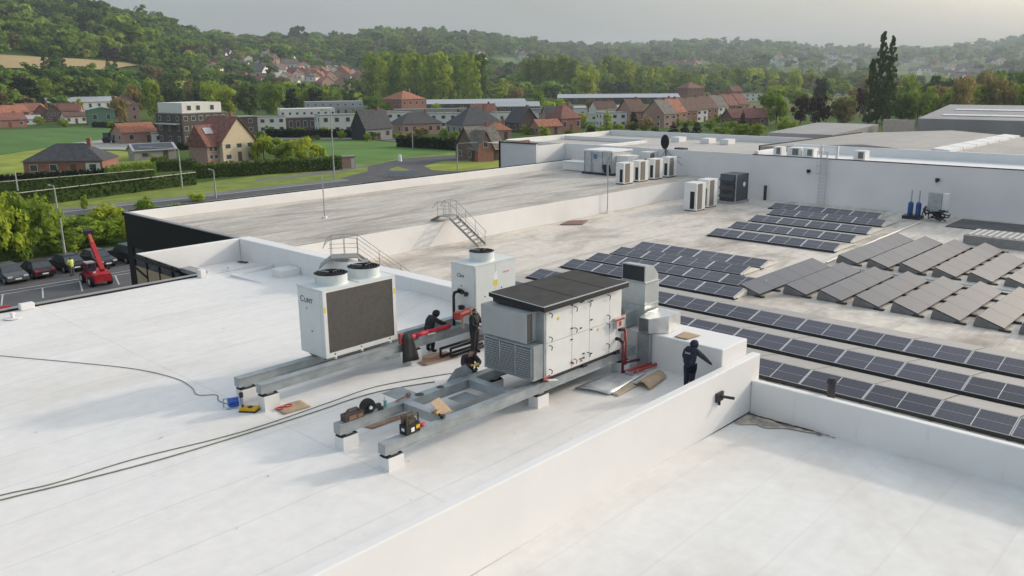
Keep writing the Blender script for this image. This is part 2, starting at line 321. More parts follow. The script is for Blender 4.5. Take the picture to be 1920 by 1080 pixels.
for o in bpy.data.objects:
    if o.type == 'MESH' and o.name.split('.')[0] in ('near_parapet', 'end_parapet', 'parapet', 'roof_plinth', 'overflow_box', 'corner_wing', 'block'):
        m_ = o.modifiers.new('soft', 'BEVEL'); m_.width = .035; m_.segments = 2; m_.limit_method = 'ANGLE'
# membrane laps on the parapets
lapm = mat('lap_strip', (.765, .755, .745), .6, var=.05)
b = MB()
for k in range(11): y = 11.2 - k * 2.1; b.box(25.744, y, -1.3, 25.7495, y + .09, -.26)
tag(part('membrane_laps', b, lapm, lb), kind='stuff')
b = MB()
for k in range(14): y = 14.6 + k * 2.05; b.box(24.194, y, -.1, 24.1995, y + .09, 1.16)
tag(part('membrane_laps', b, lapm, bm_), kind='stuff')

# scuffs, screws and crumbs left on the membrane
b = MB(); gs = random.Random(4)
for k in range(90):
    x, y = gs.uniform(4, 23), gs.uniform(14, 40); s_ = abs(gs.gauss(0, .014)) + .008; a0 = gs.random() * 6; L_ = gs.choice((1, 1, 1, 4)); c_, n_ = math.cos(a0), math.sin(a0); z_ = zmain(x, y) + .006
    b.poly([(x - c_ * s_ * L_ + n_ * s_, y - n_ * s_ * L_ - c_ * s_, z_), (x + c_ * s_ * L_ + n_ * s_ * .4, y + n_ * s_ * L_ - c_ * s_ * .4, z_), (x + c_ * s_ * L_ - n_ * s_, y + n_ * s_ * L_ + c_ * s_, z_), (x - c_ * s_ * L_ - n_ * s_ * .5, y - n_ * s_ * L_ + c_ * s_ * .5, z_)])
tag(part('scuffs', b, mat('scuff_grey', (.5, .47, .44), .8, var=.4, scale=3, world=True), bm_), kind='stuff')
# ================================================================== plant on the white roof
galv = mat('galvanised_steel', (.36, .39, .40), .42, .35, var=.16, scale=2.5, bump=.03)
galvd = mat('galvanised_duct', (.50, .54, .55), .38, .6, var=.12, scale=1.5)
unitw = mat('unit_pale_paint', (.66, .69, .68), .45, var=.03)
unitw2 = mat('unit_white_paint', (.76, .76, .74), .45, var=.03)
coil = mat('coil_fins', (.20, .18, .16), .6, .3, var=.1, scale=8)
rubber = mat('black_rubber', (.02, .02, .022), .7)
darkm = mat('dark_metal', (.045, .045, .05), .45, .4)
ahug = mat('ahu_grey_panel', (.40, .42, .42), .5, .1, var=.06)
epdm = mat('roof_sheet_dark', (.045, .044, .042), .85, var=.2, scale=2)
redp = mat('red_pipe', (.34, .055, .05), .4, var=.2)
redb = mat('bright_red_wrap', (.55, .025, .05), .5, var=.15)
ply = mat('brown_board', (.40, .25, .17), .75, var=.25, scale=4)
card = mat('cardboard', (.45, .33, .22), .8, var=.15)
yel = mat('yellow_plastic', (.70, .40, .02), .5)
blu = mat('blue_plastic', (.03, .10, .42), .45)
ylab = mat('yellow_label', (.75, .6, .05), .5)
wlab = mat('white_label', (.8, .8, .8), .5)

def ibeam(x0, x1, y, z0, z1, wd=.30):
    b = MB(); t = .028; h = wd / 2
    b.box(x0, y - h, z1 - t, x1, y + h, z1); b.box(x0, y - h, z0, x1, y + h, z0 + t)
    b.box(x0 + .001, y - h + .035, z0 + t, x1 - .001, y + h - .035, z1 - t); return b
def text_mesh(s, size, depth_=.004):
    cu = bpy.data.curves.new('t', 'FONT'); cu.body = s; cu.size = size; cu.extrude = depth_; cu.align_x = 'CENTER'
    o = bpy.data.objects.new('t', cu); COL.objects.link(o); dg = bpy.context.evaluated_depsgraph_get()
    me = bpy.data.meshes.new_from_object(o.evaluated_get(dg)); bpy.data.objects.remove(o); return me
def lettering(parent, s, size, loc, rot, m, name='lettering'):
    me = text_mesh(s, size); me.materials.clear(); me.materials.append(m)
    o = link(name, me, parent); g = ORG.get(parent.name, Vector()); o.location = Vector(loc) - g; o.rotation_euler = rot; return o
FACE_NX = (R(90), 0, R(-90)); FACE_NY = (R(90), 0, 0)

# steel beams on blocks
beams = [(13.0, 24.0, 24.35, 'rearmost grey steel beam under the far cooling units'), (13.15, 24.0, 23.3, 'grey steel beam along the front foot of the paired-fan cooling unit'),
         (12.9, 24.1, 18.72, 'grey steel beam cluttered with tools leading to the louvred end of the air handler'), (12.9, 24.15, 16.75, 'foremost long grey steel beam under the front of the air handler')]
REAR = Vector((-.49, -.68, .23)); FRONT = Vector((-.31, -.26, .12)); ZERO = Vector((0, 0, 0))
for kb, (x0, x1, y, lab) in enumerate(beams):
    OFF[0] = REAR if kb < 2 else FRONT
    t = thing('steel_beam', lab, 'beam', (x0, y, .33)); part('beam', ibeam(x0, x1, y, .35, .65), galv, t)
    part('end_plate', Bx(x0 - .015, y - .149, .352, x0 - .001, y + .149, .648), galv, t)
    for k, xb in enumerate((x0 + .30, x0 + 6.2, x1 - .7)):
        part('foot_plate', Bx(xb - .12, y - .13, .30, xb + .12, y + .13, .349), galv, t)
        bb = MB()
        n = 16
        for r_, z_ in ((.30, .262), (.27, .292), (.20, .30)):
            for i in range(n):
                a = 2 * math.pi * i / n; c_, s_ = math.cos(a), math.sin(a); q_ = max(abs(c_), abs(s_)) ** .7
                bb.v.append((xb + r_ * c_ / q_, y + r_ * .62 * s_ / q_, z_))
        for j in range(2):
            for i in range(n): bb.f.append((j * n + i, j * n + (i + 1) % n, (j + 1) * n + (i + 1) % n, (j + 1) * n + i)); bb.m.append(0)
        bb.f.append(tuple(range(2 * n, 3 * n))); bb.m.append(0)
        part('rubber_pad', bb, rubber, t)
        part('block', Bx(xb - .26, y - .2, -.45, xb + .26, y + .2, .26), whitew, t)
# cross members, web plates and the propped gusset between the front beams
fr = thing('cross_frame', 'grey steel cross members bolted between the two front beams', 'steel frame', (16.5, 17.8, .4))
part('cross_beam', Bx(15.15, 16.905, .38, 15.45, 18.565, .648), galv, fr); part('cross_beam', Bx(17.8, 16.905, .38, 18.1, 18.565, .648), galv, fr)
part('web_plate', Bx(15.55, 18.88, .42, 16.3, 20.1, .44), galv, fr)
b = MB(); b.prism([(17.15, 18.885, .65), (17.55, 18.885, .98), (18.0, 18.885, 1.02), (18.3, 18.885, .72), (18.3, 18.885, .65)], (0, .014, 0)); part('gusset', b, galv, fr)
b = MB(); b.cyl((15.9, 18.72, .652), (15.9, 18.72, .656), .14, n=20); b.cyl((16.75, 18.72, .652), (16.75, 18.72, .658), .12, n=20); part('port_cover', b, darkm, fr)
b = MB(); b.prism([(16.85, 17.9, .3), (17.6, 17.9, .3), (17.6, 18.5, .3), (16.85, 18.5, .3)], (0, 0, .012)); part('tray', b, galv, fr)

def fan(t, x, y, z0, z1, r):
    b = MB(); n = 32
    for rr, z in ((r * 1.04, z0), (r, z0 + .04), (r, z1 - .03), (r * 1.05, z1), (r * .93, z1), (r * .90, z0 + .05)):
        for i in range(n): a = 2 * math.pi * i / n; b.v.append((x + rr * math.cos(a), y + rr * math.sin(a), z))
    for j in range(5):
        for i in range(n): b.f.append((j * n + i, j * n + (i + 1) % n, (j + 1) * n + (i + 1) % n, (j + 1) * n + i)); b.m.append(1 if j >= 3 else 0)
    sh = part('fan_shroud', b, [unitw, rubber], t, smooth=False)
    b = MB(); b.cyl((x, y, z0 + .02), (x, y, z0 + .03), r * .9, n=24)
    part('fan_well', b, rubber, sh)
    b = MB()
    for k in range(7):
        a = k * 2 * math.pi / 7; c, s = math.cos(a), math.sin(a); c2, s2 = math.cos(a + .5), math.sin(a + .5)
        b.poly([(x + .1 * c, y + .1 * s, z1 - .2), (x + r * .87 * c, y + r * .87 * s, z1 - .22), (x + r * .87 * c2, y + r * .87 * s2, z1 - .12), (x + .1 * c2, y + .1 * s2, z1 - .14)])
    b.cyl((x, y, z1 - .25), (x, y, z1 - .06), .12, n=14); part('fan_blades', b, rubber, sh)
    b = MB()
    for k in range(1, 6):
        rr = r * .95 * k / 5.2; p = [(x + rr * math.cos(2 * math.pi * i / 20), y + rr * math.sin(2 * math.pi * i / 20), z1 + .012) for i in range(20)]
        for a, c in zip(p, p[1:] + p[:1]): b.cyl(a, c, .011, n=4, cap=False)
    tag(part('fan_guard', b, darkm, sh), kind='stuff')
    b = MB()
    for k in range(4):
        a = k * math.pi / 2 + .3; b.cyl((x + .1 * math.cos(a), y + .1 * math.sin(a), z1 + .014), (x + r * math.cos(a), y + r * math.sin(a), z1 + .014), .011 if k != 1 else .028, n=5, m=0 if k == 1 else 1)
    tag(part('guard_spokes', b, [galv, darkm], sh), kind='stuff')

OFF[0] = REAR
# paired-fan chiller
c1 = thing('cooling_unit', 'pale grey cooling unit with two roof fans and a big brown coil face', 'cooling unit', (17.35, 24.3, .65))
X0, X1, Y0, Y1, Z0, Z1 = 15.86, 18.9, 23.6, 25.05, .72, 3.02
part('body', Bx(X0, Y0 + .02, Z0, X1, Y1, Z1), unitw, c1)
part('end_panel', Bx(X0 - .012, Y0 + .15, Z0 + .05, X0 - .001, Y1 - .02, Z1 - .03), unitw, c1)
part('top_panel', Bx(X0 - .02, Y0 - .02, Z1 + .001, X1 + .02, Y1 + .02, Z1 + .05), unitw, c1)
fr1 = MB()
for a in ((X0, Y0 - .03, Z0, X0 + .13, Y0 + .018, Z1), (X1 - .13, Y0 - .03, Z0, X1, Y0 + .018, Z1), (X0 + .131, Y0 - .03, Z0, X1 - .131, Y0 + .018, Z0 + .16), (X0 + .131, Y0 - .03, Z1 - .05, X1 - .131, Y0 + .018, Z1)): fr1.box(*a)
part('coil_frame', fr1, unitw2, c1)
cf = MB(); cf.box(X0 + .131, Y0 - .005, Z0 + .161, X1 - .131, Y0 + .019, Z1 - .051)
part('coil', cf, coil, c1)
b = MB()
for k in range(90): xx = X0 + .14 + k * (X1 - X0 - .28) / 89; b.box(xx, Y0 - .012, Z0 + .17, xx + .007, Y0 - .006, Z1 - .055)
tag(part('coil_fins', b, coil, c1), kind='stuff')
for k in range(2): fan(c1, 16.75 + k * 1.38, 24.33, Z1 + .05, 3.42, .55)
part('lid_joint', Bx(17.37, Y0, Z1 + .051, 17.42, Y1, Z1 + .08), unitw, c1)
for xx in (X0 + .35, 17.3, X1 - .35): b = MB(); b.cyl((xx, Y0 - .05, .655), (xx, Y0 - .05, .735), .045, n=10); b.cyl((xx, Y0 - .034, Z0 + .1), (xx, Y0 - .03, Z0 + .1), .03, n=8, m=1); part('mount', b, [unitw2, rubber], c1)
part('foot_rail', Bx(X0 + .05, Y0 + .1, .652, X1 - .05, Y0 + .2, .719), darkm, c1); part('foot_rail', Bx(X0 + .05, Y1 - .55, .652, X1 - .05, Y1 - .4, .719), darkm, c1)
lettering(c1, 'C', .30, (X0 - .016, 24.78, 2.52), FACE_NX, darkm); lettering(c1, 'LINT', .23, (X0 - .016, 24.4, 2.52), FACE_NX, darkm)
part('badge', Bx(X0 - .02, 24.50, 2.28, X0 - .013, 24.56, 2.36), galv, c1)
b = MB(); b.cyl((X0 - .02, 24.3, 1.55), (X0 - .012, 24.3, 1.55), .03, n=8); part('latch', b, rubber, c1)
b = MB(); b.box(X0 + .02, Y0 - .035, 2.3, X0 + .09, Y0 - .031, 2.5); b.box(X1 - .09, Y0 - .035, 2.4, X1 - .02, Y0 - .031, 2.6); part('warning_label', b, ylab, c1)

# single-fan chiller behind
c2 = thing('cooling_unit', 'pale grey cooling unit with one roof fan and pipe stubs on its narrow end', 'cooling unit', (23.4, 23.3, .65))
X0, X1, Y0, Y1 = 21.95, 24.15, 22.66, 23.95
part('body', Bx(X0, Y0, .67, X1, Y1, 2.97), unitw, c2)
part('end_panel', Bx(X0 - .012, Y0 + .05, .7, X0 - .001, Y1 - .05, 2.9), unitw, c2); part('top_panel', Bx(X0 - .02, Y0 - .02, 2.971, X1 + .02, Y1 + .02, 3.01), unitw, c2)
for a in ((X0 + .03, 23.02), (23.04, X1 - .03)): part('side_panel', Bx(a[0], Y0 - .012, .7, a[1], Y0 - .001, 2.93), unitw, c2)
fan(c2, 22.95, 23.3, 3.011, 3.36, .47)
b = MB()
for y, z in ((23.45, 1.95), (23.32, 1.93), (23.1, 1.88), (23.42, 1.3), (23.3, 1.33)): b.cyl((X0 - .09, y, z), (X0 - .012, y, z), .075, n=12); b.cyl((X0 - .1, y, z), (X0 - .085, y, z), .10, n=12)
tag(part('pipe_stub', b, darkm, c2), kind='stuff')
lettering(c2, 'Clint', .2, (X0 - .016, 23.42, 2.48), FACE_NX, darkm)
b = MB(); b.cyl((X0 - .02, 23.4, 2.15), (X0 - .012, 23.4, 2.15), .03, n=8); b.cyl((22.45, Y0 - .02, 1.75), (22.45, Y0 - .012, 1.75), .03, n=8); b.cyl((23.35, Y0 - .02, 1.95), (23.35, Y0 - .012, 1.95), .03, n=8); part('latch', b, rubber, c2)
part('notice', Bx(22.93, Y0 - .016, 2.3, 23.13, Y0 - .0125, 2.62), wlab, c2); part('notice', Bx(22.93, Y0 - .016, 2.08, 23.13, Y0 - .0125, 2.298), ylab, c2); part('red_badge', Bx(23.45, Y0 - .016, 2.5, 23.8, Y0 - .0125, 2.57), mat('pink_label', (.65, .35, .35), .5), c2)
pr = thing('riser_pipe', 'black insulated pipe dropping from the single-fan cooling unit to the beam', 'pipe', (21.7, 23.5, .65))
part('pipe', MB().tube([(21.85, 23.45, 1.95), (21.62, 23.45, 1.93), (21.58, 23.45, 1.8), (21.56, 23.45, .66)], .055, 10), rubber, pr, smooth=True)
OFF[0] = ZERO
for k, (dy, dz) in enumerate(((0, 0), (-.28, -.12))):
    s = thing('pipe_run', ('upper' if k == 0 else 'lower') + ' black insulated pipe loop on the roof behind the standing worker', 'pipe', (19.9, 22.0 + dy, 0))
    x0 = 19.75 + k * .25
    part('pipe', MB().tube([(x0, 22.1 + dy, .12), (x0, 22.1 + dy, .42), (21.9, 22.1 + dy, .42)], .05, 10), rubber, s, smooth=True); part('pipe', MB().tube([(x0, 22.1 + dy, .12), (21.9, 22.1 + dy, .12)], .05, 10), rubber, s, smooth=True)
OFF[0] = REAR
# wrapped red pipe lying on the beam, dark cloth bag, valve body
solo('wrapped_pipe', MB().tube([(18.75, 23.22, .74), (19.4, 23.22, .78), (20.0, 23.2, .80), (20.5, 23.25, .76), (21.2, 23.3, .74)], .085, 10), redb, 'bright red wrapped pipe lying on the rear beam beside the crouched worker', 'pipe', smooth=True)
b = MB(); b.cyl((18.9, 23.15, .70), (19.5, 23.12, .70), .04, n=8); b.cyl((19.9, 23.1, .72), (20.3, 23.12, .71), .05, n=8, m=1); solo('hand_tools', b, [darkm, galv], 'dark hand tool lying by the red pipe on the rear beam', 'tool')
b = MB(); b.cyl((21.2, 22.8, 1.25), (21.75, 22.8, 1.3), .12, n=12); b.cyl((21.4, 22.8, .7), (21.4, 22.8, 1.2), .06, n=10, m=1); b.cyl((21.15, 22.8, 1.12), (21.15, 22.8, 1.38), .15, n=14); b.cyl((21.78, 22.8, 1.15), (21.78, 22.8, 1.4), .13, n=12, m=1); solo('red_valve', b, [redp, card], 'red valve body on a stand below the single-fan unit', 'valve', smooth=False)
b = MB()
for i in range(7):
    for j in range(6):
        u = i / 6; v = j / 5; wd = .20 + .16 * v; b.v.append((18.95 + (u - .5) * 2 * wd + .05 * v, 23.05 - .07 * v + .03 * math.sin(u * 9 + v * 2), .98 - 1.0 * v + .03 * math.sin(u * 6)))
for i in range(6):
    for j in range(5): b.f.append((i * 6 + j, i * 6 + j + 1, i * 6 + j + 7, i * 6 + j + 6)); b.m.append(0)
o = solo('hanging_sheet', b, rubber, 'black sheet hanging over the rear beam beside the paired-fan unit', 'sheet', smooth=True); o.modifiers.new('s', 'SOLIDIFY').thickness = .03
b = MB(); b.tube([(18.62, 23.1, .7), (18.62, 23.1, 1.02), (18.78, 23.1, 1.02)], .05, 8); solo('red_bracket', b, redp, 'small red bracket standing at the end of the rear beam by the cooling unit', 'bracket')

OFF[0] = FRONT
# air handling unit
ah = thing('air_handler', 'long pale double-deck air handling unit with dark sloped roof sheet', 'air handler', (21.2, 17.6, .65))
part('base_frame', Bx(19.3, 16.62, .652, 23.2, 18.6, .75), darkm, ah)
part('body', Bx(19.28, 16.63, .751, 23.22, 18.62, 2.96), unitw2, ah)
seams = [19.28, 20.55, 21.45, 22.55, 23.22]; joint = mat('panel_joint', (.55, .55, .54), .5)
for i in range(4):
    for z0, z1 in ((.79, 1.87), (1.89, 2.95)): part('access_door', Bx(seams[i] + .012, 16.60, z0, seams[i + 1] - .012, 16.628, z1), unitw2, ah)
b = MB()
def handle(x, z): b.tube([(x, 16.6, z + .1), (x + .015, 16.52, z + .1), (x + .05, 16.5, z + .06), (x + .06, 16.54, z - .06)], .014, 5)
for x, zs in ((19.42, (2.75, 1.98, .92)), (20.65, (2.7, 2.0, .95)), (21.35, (2.72, 1.0)), (22.4, (2.75, 2.05, 1.75, 1.05)), (19.42, (1.7,))):
    for z in zs: handle(x, z)
for x, z in ((20.48, 2.86), (20.48, 2.1), (20.48, 1.72), (20.48, .95), (20.95, 2.86), (21.06, 2.87), (21.5, 2.8), (21.5, 2.16), (21.5, 1.82), (21.5, 1.0), (20.95, 2.0), (20.95, .95), (21.1, .95), (21.1, 1.1)): b.box(x, 16.575, z, x + .09, 16.599, z + .035)
tag(part('door_handles', b, rubber, ah), kind='stuff')
b = MB()
for x, z in ((19.85, 2.58), (21.9, 1.75)): b.cyl((x, 16.598, z), (x, 16.594, z), .06, n=12)
part('warning_sticker', b, ylab, ah)
b = MB(); b.box(20.55, 16.594, .88, 20.66, 16.599, .94); b.box(20.98, 16.594, .86, 21.1, 16.599, .91); part('red_label', b, redb, ah)
part('end_frame', Bx(19.18, 16.6, .76, 19.279, 18.62, 2.96), galv, ah)
# outlet hood with open side, and louvred intake below it
hb = MB(); hb.box(18.7, 16.9, 1.95, 18.73, 18.85, 2.9); hb.box(18.731, 16.92, 2.87, 19.18, 18.85, 2.9); hb.box(18.731, 16.92, 1.95, 19.18, 18.85, 1.975); hb.box(18.731, 18.82, 1.976, 19.18, 18.85, 2.869); hb.box(19.02, 16.92, 1.976, 19.179, 16.98, 2.869)
hd = part('hood', hb, ahug, ah); part('hood_mesh', Bx(18.74, 16.95, 1.98, 19.01, 16.96, 2.86), coil, hd)
lv = part('louvre_box', Bx(18.72, 16.62, .80, 19.178, 18.7, 1.92), galv, ah); part('louvre_back', Bx(18.7165, 16.7, .86, 18.7195, 18.66, 1.88), darkm, lv)
b = MB()
for y in (16.66, 17.32, 17.98, 18.64): b.box(18.66, y, .86, 18.718, y + .05, 1.88)
for z in (.82, 1.86): b.box(18.66, 16.6, z, 18.7185, 18.7, z + .04)
part('louvre_frame', b, galv, lv)
sl = MB(); sl.prism([(18.65, 16.715, 0), (18.716, 16.715, .02), (18.716, 16.715, .034), (18.65, 16.715, .014)], (0, .6, 0)); slm = sl.mesh('louvre_blade', [mat('louvre_blade', (.52, .53, .54), .4, .3)])
for c in range(3):
    for k in range(13):
        o = link('louvre_blade', slm, lv); o.location = Vector((0, c * .66, .875 + k * .075)) - ORG[lv.name]
b = MB(); b.prism([(18.98, 16.42, 3.02), (18.98, 18.75, 3.12), (18.98, 18.75, 3.24), (18.98, 16.42, 3.15)], (4.36, 0, 0)); rf = part('roof_sheet', b, epdm, ah); part('fascia', Bx(18.975, 16.405, 2.98, 23.345, 16.419, 3.14), rubber, rf); part('fascia', MB().prism([(18.965, 16.42, 2.99), (18.965, 18.75, 3.10), (18.965, 18.75, 3.235), (18.965, 16.42, 3.145)], (.014, 0, 0)), rubber, rf)
part('drip_trim', MB().prism([(18.96, 16.40, 3.141), (18.96, 16.40, 3.158), (18.96, 16.45, 3.164), (18.96, 16.45, 3.147)], (4.39, 0, 0)), ahug, rf); b = MB(); b.prism([(18.95, 16.42, 3.145), (18.95, 18.75, 3.236), (18.95, 18.75, 3.252), (18.95, 16.42, 3.16)], (.028, 0, 0)); part('drip_trim', b, ahug, rf)
for x in (20.55, 22.1): b = MB(); b.prism([(x, 16.46, 3.154), (x, 18.7, 3.24), (x, 18.7, 3.246), (x, 16.46, 3.16)], (.05, 0, 0)); part('sheet_lap', b, epdm, rf)
part('roof_wedge', MB().prism([(19.0, 16.7, 2.961), (19.0, 18.6, 2.961), (19.0, 18.6, 3.1), (19.0, 16.7, 3.01)], (4.2, 0, 0)), darkm, ah)
b = MB()
for k in range(4):
    a0 = -.3 + k * .45; a1 = a0 + .45
    b.poly([(23.23 + .0 + .42 * math.sin(a0 + .3), 16.7, 2.3 - .5 * (1 - math.cos(a0 + .3)) * 1.2), (23.23 + .42 * math.sin(a1 + .3), 16.7, 2.3 - .6 * (1 - math.cos(a1 + .3))), (23.23 + .42 * math.sin(a1 + .3), 18.0, 2.3 - .6 * (1 - math.cos(a1 + .3))), (23.23 + .42 * math.sin(a0 + .3), 18.0, 2.3 - .6 * (1 - math.cos(a0 + .3)))])
b.box(23.22, 16.7, 1.25, 23.62, 18.0, 1.9); part('outlet_duct', b, galvd, ah)
part('isolator_box', Bx(22.75, 16.42, 1.62, 23.1, 16.59, 1.95), mat('isolator_pink', (.62, .50, .48), .5), ah)
b = MB(); b.box(22.62, 16.40, 1.9, 23.15, 16.44, 1.95); b.box(22.85, 16.41, 1.7, 22.98, 16.419, 1.86); part('isolator_trim', b, redp, ah)
for x in (19.4, 21.2, 23.0): part('mount', Bx(x - .12, 16.55, .651, x + .12, 16.61, .74), rubber, ah)
b = MB(); b.prism([(19.25, 16.45, .70), (19.6, 16.35, .66), (19.6, 16.35, .68), (19.25, 16.45, .74)], (0, .15, 0)); b.cyl((19.05, 16.5, .78), (19.35, 16.5, .86), .03, n=6, m=1); part('lifting_strap', b, [unitw2, redb], ah)

OFF[0] = ZERO
# ducts at the end wall
dk = thing('duct_cowl', 'tall galvanised duct with black louvre opening standing on the end parapet', 'duct', (25, 17, 1.22))
part('duct', Bx(24.55, 16.5, 1.222, 25.42, 17.55, 2.85), galvd, dk); part('flange', Bx(24.52, 16.47, 2.851, 25.45, 17.58, 2.89), galv, dk); part('flange', Bx(24.52, 16.47, 2.05, 25.45, 17.58, 2.07), galv, dk)
b = MB(); b.prism([(24.58, 16.53, 2.891), (25.4, 16.53, 2.891), (25.4, 16.53, 3.1), (25.05, 16.53, 3.45), (24.58, 16.53, 3.5)], (0, 1.0, 0)); part('cowl', b, galvd, dk)
part('louvre', Bx(24.565, 16.58, 2.93, 24.579, 17.5, 3.46), mat('louvre_dark', (.012, .02, .03), .35), dk)
part('duct_branch', Bx(23.63, 16.9, 1.3, 24.549, 17.5, 1.85), galvd, dk)
tx = thing('duct_box', 'open polished duct transition box resting on the end parapet', 'duct', (24.6, 16.05, 1.22))
b = MB(); A_ = [(24.0, 15.95, 1.26), (24.0, 16.35, 1.26), (24.0, 16.35, 1.78), (24.0, 15.95, 1.78)]; C_ = [(24.6, 15.5, 1.23), (24.6, 16.4, 1.23), (24.6, 16.4, 1.86), (24.6, 15.5, 1.86)]
for i in range(4): j = (i + 1) % 4; b.poly([A_[i], A_[j], C_[j], C_[i]])
b.box(24.601, 15.5, 1.225, 25.35, 16.4, 1.86); part('box', b, mat('bright_sheet', (.70, .70, .69), .32, .7, var=.1), tx)
b = MB()
for i in range(4): j = (i + 1) % 4; b.cyl(A_[i], A_[j], .02, n=4)
part('flange', b, galv, tx)
part('stand', Bx(24.0, 15.9, .0, 24.15, 16.4, 1.22), galv, tx)
# hydronic pipes in front of the air handler
hp = thing('heating_pipes', 'red and black risers with elbows joining the air handler to red floor pipes', 'pipes', (22.9, 16.2, 0))
part('riser', MB().tube([(22.75, 16.6, 1.62), (22.8, 16.3, 1.62), (23.05, 16.25, 1.55), (23.08, 16.25, .3)], .05, 10), redp, hp, smooth=True); part('elbow', MB().tube([(22.75, 16.6, 1.62), (22.8, 16.3, 1.62), (22.98, 16.26, 1.6)], .062, 10), rubber, hp)
part('riser', MB().tube([(22.6, 16.6, 1.32), (22.65, 16.2, 1.32), (22.72, 16.1, 1.25), (22.72, 16.1, .12)], .05, 10), mat('maroon_pipe', (.12, .03, .035), .45), hp, smooth=True); part('elbow', MB().tube([(22.6, 16.6, 1.32), (22.65, 16.22, 1.32), (22.72, 16.1, 1.22)], .06, 10), rubber, hp)
part('floor_pipe', MB().tube([(22.8, 16.08, .14), (24.18, 15.92, .14)], .055, 10), redp, hp); part('floor_pipe', MB().tube([(22.75, 15.85, .14), (24.18, 15.7, .14)], .055, 10), redp, hp); part('floor_pipe', MB().tube([(23.1, 16.3, .35), (24.18, 16.3, .2)], .05, 10), mat('maroon_pipe', (.12, .03, .035)), hp)
b = MB()
for x in (22.72, 23.05): b.tube([(x, 16.1, .05), (x, 15.7, .05), (x, 15.7, .25)], .02, 5)
b.cyl((22.76, 15.98, .14), (22.76, 15.7, .14), .07, n=8); part('clamps', b, galv, hp)

# loose sheets and boards
def sheet(name, pts, z, m, lab, cat, curl=0., th=.012):
    b = MB(); p = [Vector((x, y, z)) for x, y in pts]; n = 8; g_ = []
    for j in range(n + 1):
        for i in range(n + 1):
            u, v = i / n, j / n; q = p[0] * (1 - u) * (1 - v) + p[1] * u * (1 - v) + p[2] * u * v + p[3] * (1 - u) * v
            q.z += curl * math.sin(math.pi * v) * (1 - .3 * u) + .004 * math.sin(u * 12 + v * 7); b.v.append(tuple(q))
    for j in range(n):
        for i in range(n): a = j * (n + 1) + i; b.f.append((a, a + 1, a + n + 2, a + n + 1)); b.m.append(0)
    o = solo(name, b, m, lab, cat, smooth=True); o.modifiers.new('s', 'SOLIDIFY').thickness = th; return o
sheet('cardboard_sheet', [(22.25, 15.3), (23.8, 15.42), (23.55, 14.85), (22.15, 14.6)], .05, card, 'bent brown cardboard sheet by the floor pipes near the end wall', 'cardboard', .16)
sheet('plywood_sheet', [(21.05, 15.5), (22.4, 15.55), (22.3, 15.15), (21.0, 15.05)], .02, mat('pale_ply', (.50, .40, .30), .7), 'thin pale board lying before the foil sheet', 'board')
foil = mat('crinkled_foil', (.66, .68, .69), .35, .5, var=.15, scale=3, bump=.5, bscale=4)
sheet('foil_sheet', [(20.6, 16.5), (23.9, 16.45), (23.4, 15.6), (20.9, 15.3)], .05, foil, 'crinkled silver insulation sheet on the roof below the air handler', 'sheet', .06)
sheet('brown_board', [(19.0, 23.0), (20.5, 22.65), (20.4, 21.75), (18.85, 22.0)], .02, ply, 'brown board under the feet of the crouched worker', 'board')
sheet('brown_board', [(14.0, 19.2), (15.5, 19.1), (15.5, 18.85), (14.1, 18.88)], .02, ply, 'narrow brown board under the tool-laden beam', 'board')
cb = sheet('printed_cardboard', [(13.05, 22.5), (13.97, 22.45), (13.9, 21.72), (12.96, 21.8)], .02, card, 'flat cardboard piece with red print next to the front block of the rear beam', 'cardboard')
b = MB()
for x in (13.12, 13.42):
    p = [(x + .12 * math.cos(i * .42), 22.27 + .1 * math.sin(i * .42), .05) for i in range(15)]
    for a, c in zip(p, p[1:]): b.cyl(a, c, .02, n=4)
part('red_print', b, redb, cb, local=True)
sheet('silver_offcut', [(24.35, 15.1), (25.1, 15.15), (25.1, 14.5), (24.35, 14.6)], 1.245, card, 'cardboard offcut lying on top of the end parapet', 'cardboard')
# hoses and leads
def hose(name, pts, r, m, lab, cat):
    P = [Vector(p) for p in pts]; out_ = []
    for i in range(len(P) - 1):
        p0, p1, p2, p3 = P[max(i - 1, 0)], P[i], P[i + 1], P[min(i + 2, len(P) - 1)]
        for k in range(6):
            t = k / 6; out_.append(.5 * ((2 * p1) + (p2 - p0) * t + (2 * p0 - 5 * p1 + 4 * p2 - p3) * t * t + (3 * p1 - p0 - 3 * p2 + p3) * t ** 3))
    out_.append(P[-1])
    for q in out_: q.z = max(zmain(q.x, q.y), -1) + r + .004 if q.z < .2 else q.z
    b = MB()
    for a, c in zip(out_, out_[1:]): b.cyl(a, c, r, n=6, cap=False)
    return solo(name, b, m, lab, cat, smooth=True)
hosem = mat('grey_green_hose', (.20, .22, .17), .6); leadm = mat('grey_lead', (.13, .13, .13), .6)
hose('hose', [(-2, 24.5, 0), (2, 23.4, 0), (5.3, 22.65, 0), (6.5, 22.3, 0), (8.5, 22.15, 0), (10.6, 21.7, 0), (12.2, 21.55, 0), (14.5, 21.58, 0), (16.3, 21.6, 0), (18.1, 21.05, 0), (19.2, 20.6, 0)], .017, hosem, 'grey green hose curving over the roof, the one farther from the tools', 'hose')
hose('hose', [(-2, 23.8, 0), (2, 22.9, 0), (5.25, 22.35, 0), (6.75, 22.0, 0), (9.0, 21.55, 0), (11.7, 21.35, 0), (13.9, 21.25, 0), (15.1, 21.25, 0), (16.3, 21.1, 0), (18.0, 20.5, 0)], .020, hosem, 'grey green hose running nearest the tool-laden beam', 'hose')
